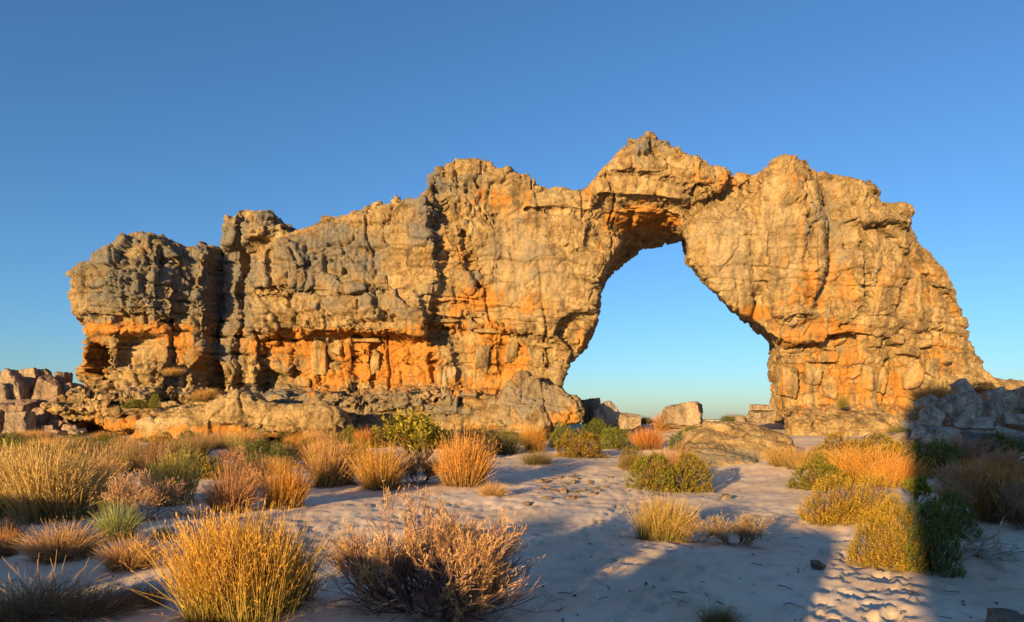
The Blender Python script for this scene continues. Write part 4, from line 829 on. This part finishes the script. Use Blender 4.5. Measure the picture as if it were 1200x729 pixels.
# golden scrub of the flat between the sand and the rock
g = np.random.default_rng(99); kinds = ['gold_reed0', 'gold_reed1', 'gold_reed2', 'orange_grass', 'heath0', 'heath1', 'green_heath0', 'grass0', 'orange_reed0', 'dry0']
grp = {'g': ('golden scrub tuft on the flat below the left wall', 'reed_tussock', 'reed'), 'o': ('ruddy scrub tuft on the flat below the left wall', 'reed_tussock', 'reed'), 'h': ('heath bush on the flat below the left wall', 'heath_bush', 'bush'), 'd': ('small dry shrub on the flat below the left wall', 'dry_shrub', 'shrub')}
for i in range(105):
    a = g.uniform(-20, 430); b = g.choice([g.uniform(514, 532), g.uniform(524, 562)]); kd = g.choice(kinds, p=[.16, .15, .14, .09, .10, .08, .12, .06, .03, .07]); s = (b - 488) / 60
    lb, nm, ct = grp['h' if 'heath' in kd else kd[0]]; gr_ = lb
    lb = lb.replace('on the flat below the left wall', 'on the flat ' + ('below the pinkish boulder pile' if a < 110 else 'below the buttress' if a < 245 else 'before the long low outcrop' if a < 405 else 'below the pitted ledge') + (', near the sand' if b > 540 else ', close to the rock foot' if b < 524 else ''))
    if 'green' in kd: lb = lb.replace('heath', 'green')
    if kd == 'orange_grass': lb = lb.replace('ruddy scrub', 'ruddy grassy')
    if kd == 'grass0': lb = lb.replace('golden scrub', 'drooping brown grass')
    if b > 552 and 330 < a < 400: continue
    if a < 120: b = 526 + (b - 514) * .75
    plant(kd, a, b, g.uniform(19, 42) * s + 9, g.uniform(12, 27) * s + 6, lb, ct, group=gr_, name=nm, tint=[(1.1, 1, .85), (1, 1, .9), (.78, .95, .8), (1.05, .82, .85), (.85, .85, 1.05), (.6, .62, .6)][g.integers(0, 6)], parts=False)
for i in range(22):
    lb = 'low tuft at the foot of the pinkish boulder pile'; plant(g.choice(['gold_reed0', 'grass0', 'heath0', 'green_heath0', 'dry1']), g.uniform(-15, 135), g.uniform(515, 527), g.uniform(16, 30), g.uniform(7, 13), lb, 'shrub', group=lb, name='scrub_plant', tint=[(1.1, 1, .85), (.8, .95, .8), (.7, .65, .65)][i % 3], parts=False)
for i in range(26):
    a = g.uniform(400, 640) if i < 16 else g.uniform(930, 1100); b = g.uniform(514, 530) if i < 16 else g.uniform(534, 560); kd = g.choice(['gold_reed0', 'orange_reed0', 'heath1', 'green_heath1', 'dark_reed'])
    lb = 'small scrub plant below the ledge and the mound' if i < 16 else 'small scrub plant filling the right-hand thicket'
    plant(kd, a, b, g.uniform(24, 44), g.uniform(12, 24), lb, 'shrub', group=lb, name='scrub_plant', tint=(g.uniform(.95, 1.15), 1, .85), parts=False)

for i in range(16):
    a = g.uniform(820, 905) if i < 9 else g.uniform(690, 830); d = g.uniform(43, 49); x, z = w2(a, 0, d); lb = 'small scrub plant along the crest under the span'
    plant(g.choice(['gold_reed0', 'heath1', 'green_heath1', 'dark_reed']), a, 0, g.uniform(14, 26), g.uniform(5, 10), lb, 'shrub', group=lb, name='scrub_plant', at=(x, d), parts=False)
# unseen shrubs added behind the viewer to fray the edges of the shadows
for i, (u, s_, wd_, ht_) in enumerate([(-2.6, -5.5, .5, .85), (-.55, -6.5, .6, 1.1), (-3.6, -5, 1.2, 1.5), (-1.5, -5, 1.1, 1.6), (-6.8, -6, .7, .9), (-5, -5.5, .9, 1.0), (-8.4, -6, 1.5, 1.6), (.5, -5, .9, 1.2)]):
    p = SDIR * s_ + UDIR * u; plant('dry%d' % (i % 2), 0, 0, wd_ * F / p[1], ht_ * F / p[1], 'unseen dry shrub added behind the viewer to fray the boulder shadows', 'shrub', group='unseen dry shrubs added to fray the shadows', name='dry_shrub', at=(p[0], p[1]), parts=False)
# ------------------------------------------------------------------ stones and litter on the sand
stone_me = []
for s in range(8):
    V, Q = boulder_verts(600 + s, 6, 9, .7, .05); V = V / np.abs(V).max(0) * np.array([.5, .42, .32]); stone_me.append(mesh_from('stone', V, Q, M_PINK if s % 3 else M_BOULDER))
g = np.random.default_rng(5)
for i in range(46):
    a, b = 672 + g.normal() * 32, 570 + g.normal() * 8; x, y = on_ground(a, b + (a - 672) * -.12); s = g.uniform(.08, .26)
    add('stone', stone_me[i % 8], label='small pale orange stone in the scatter on the sunlit sand', cat='stone', group='stones scattered on the sunlit sand', loc=(x, y, gz(x, y) + .03 * s), rz=g.uniform(0, 6), scale=(s, s, s))
for a, b, s, me, lb in [(958, 664, .20, 1, 'single reddish stone beside the sunlit sand strip'), (850, 585, .30, 0, 'pale stone under the rounded olive-brown heath bush'), (768, 583, .22, 3, 'small pale stone below the yellow-green heath bush'), (312, 727, .12, 6, 'small brown stone at the foot of the tall reed tussock'), (1184, 741, .42, 0, 'tan rock poking out of the shaded foreground sand')]:
    x, y = on_ground(a, b); add('stone', stone_me[me], label=lb, cat='stone', loc=(x, y, gz(x, y) + .05 * s), rz=g.uniform(0, 6), scale=(s, s, s * .9))
def gravel():
    g = np.random.default_rng(21); K = 2600; y = 3.4 + 24 * g.uniform(0, 1, K) ** 1.6; x = g.uniform(-.8, .8, K) * y
    k = noise(np.stack([x * .6, y * .6, 0 * x], 1), 40) + g.normal(size=K) * .35 > .15; x, y = x[k], y[k]; K = len(x); s = .004 + .016 * g.uniform(0, 1, K) ** 3 + .0006 * y
    o = np.array([[1, 0, 0], [0, 1, 0], [-1, 0, 0], [0, -1, 0], [0, 0, .7], [0, 0, -.7]]); f = np.array([[0, 1, 4], [1, 2, 4], [2, 3, 4], [3, 0, 4], [1, 0, 5], [2, 1, 5], [3, 2, 5], [0, 3, 5]])
    V = o[None] * (1 + g.normal(size=(K, 6, 1)) * .25) * s[:, None, None] + g.normal(size=(K, 6, 3)) * (s * .2)[:, None, None] + np.stack([x, y, ground_base(x, y) + .006], 1)[:, None]
    add('gravel', mesh_from('gravel', V.reshape(-1, 3), (f[None] + 6 * np.arange(K)[:, None, None]).reshape(-1, 3), M_PINK), label='fine gravel strewn over the sand', cat='gravel', kind='stuff')
gravel()
# fallen twigs and bits of bark, too small to pick out one by one
def litter():
    g = np.random.default_rng(12); tw = Plant(); K = 700; y = 3.6 + 20 * g.uniform(0, 1, K) ** 1.5; x = g.uniform(-.75, .75, K) * y; z = ground_base(x, y); a = g.uniform(0, 6.28, K); l = g.uniform(.03, .16, K) * (1 + .05 * y)
    d = np.stack([np.cos(a), np.sin(a), 0 * a], 1); b = np.stack([-np.sin(a), np.cos(a), 0 * a], 1); t = np.linspace(-.5, .5, 4); bend = g.normal(size=K) * .15
    P = np.stack([x, y, z + .012], 1)[:, None] + d[:, None] * (l[:, None] * t)[..., None] + b[:, None] * ((l * bend)[:, None] * (1 - 4 * t * t))[..., None]; P[..., 2] += g.uniform(-.008, .014, (K, 4))
    C = jitter(g, np.tile([.20, .14, .10], (K, 4, 1)), .4); W = np.tile(g.uniform(.002, .006, (K, 1)), (1, 4)); tw.ribbons(P, W, np.tile([0, 0, 1.], (K, 1)), C); tw.ribbons(P, W, b, C)
    add('twig_litter', tw.mesh('twig_litter', M_STEM), label='fallen brown twigs scattered over the sand', cat='litter', kind='stuff')
litter()

# ------------------------------------------------------------------ ground sheet
def build_ground():
    a_f = np.linspace(-46, 46, 520); a_b = np.linspace(46, 314, 110)[1:-1]; ang = np.radians(np.concatenate([a_f, a_b]))
    r = np.concatenate([[0.3, 1.0, 1.8], np.geomspace(2.6, 62, 260), np.geomspace(62, 9000, 46)[1:]])
    A, Rr = np.meshgrid(ang, r, indexing='ij'); x = (Rr * np.sin(A)).ravel(); y = (Rr * np.cos(A)).ravel()
    z = ground_base(x, y); P = np.stack([x, y, 0 * x], 1)
    near = sstep(45, 20, Rr.ravel())
    z += near * (0.035 * fbm(P * .9, 3, 300) + 0.018 * fbm(P * 4, 3, 310))
    f1, f2, cid = worley(P * np.array([3.1, 3.4, 1]), 320)                     # trodden, rippled sand
    tr = np.clip(0.45 + 0.8 * noise(P * .35, 321) + .5 * np.exp(-((x * .866 - y * .5 + .3) / .7) ** 2), 0, 1)
    z += near * tr * 0.042 * (sstep(.15, .55, f1) - .6)
    f1, f2, cid = worley(P * np.array([7.5, 8.5, 1]), 322); z += near * tr * .016 * (sstep(.1, .55, f1) - .5)
    for (bx, by, bw) in LITTER:                                                # sand held up round the plant feet
        k = np.nonzero((np.abs(x - bx) < 2 * bw) & (np.abs(y - by) < 2 * bw))[0]; z[k] += .05 * min(bw, 1) * np.exp(-((x[k] - bx) ** 2 + (y[k] - by) ** 2) / (bw * .7) ** 2)
    g = np.random.default_rng(77); walk = []
    for (x0, y0, x1, y1, nn) in [(.4, 3.4, 2.6, 16, 44), (1.5, 3.2, 3.4, 14, 40), (2.2, 3.4, 5.2, 11, 40), (2.9, 4.2, 4.6, 9, 30), (3, 15, 7.5, 20, 24), (.3, 9, -3, 13, 16), (-.6, 4, -1.6, 13, 20)]:
        for q in range(nn):
            t = q / nn; l = 1 if q % 2 else -1; dx, dy = x1 - x0, y1 - y0; ln = math.hypot(dx, dy); wv = .35 * math.sin(t * 9 + x0)
            walk.append((x0 + dx * t + (l * .12 + wv) * dy / ln + g.normal() * .1, y0 + dy * t - (l * .12 + wv) * dx / ln + g.normal() * .1, math.atan2(dy, dx) + g.normal() * .25))
    for (fx, fy, fa) in walk:                                                  # footprints
        k = np.nonzero((np.abs(x - fx) < .4) & (np.abs(y - fy) < .4))[0]
        u = (x[k] - fx) * math.cos(fa) + (y[k] - fy) * math.sin(fa); v = -(x[k] - fx) * math.sin(fa) + (y[k] - fy) * math.cos(fa)
        e = np.sqrt((u / .145) ** 2 + (v / .055) ** 2); z[k] += -.026 * sstep(1.15, .7, e) + .014 * np.exp(-((e - 1.3) / .28) ** 2)
    V = np.stack([x, y, z], 1); n, m = len(ang), len(r)
    I = np.arange(n * m).reshape(n, m); J = np.roll(I, -1, 0)
    Q = np.stack([I[:, :-1], I[:, 1:], J[:, 1:], J[:, :-1]], -1).reshape(-1, 4)
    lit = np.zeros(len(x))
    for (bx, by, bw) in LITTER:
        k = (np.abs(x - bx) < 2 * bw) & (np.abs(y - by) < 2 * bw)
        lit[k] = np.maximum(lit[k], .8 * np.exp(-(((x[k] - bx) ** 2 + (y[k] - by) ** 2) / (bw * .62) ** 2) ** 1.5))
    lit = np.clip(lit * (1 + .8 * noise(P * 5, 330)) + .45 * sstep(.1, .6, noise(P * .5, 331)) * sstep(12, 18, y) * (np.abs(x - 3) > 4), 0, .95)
    o = add('ground', mesh_from('ground', V, Q, M_SAND, {'mask': np.stack([lit, lit, lit], 1)}, True), kind='structure')
    # small disc closing the fan under the camera
    return o
LITTER = [] if 'LITTER' not in globals() else LITTER
build_ground()
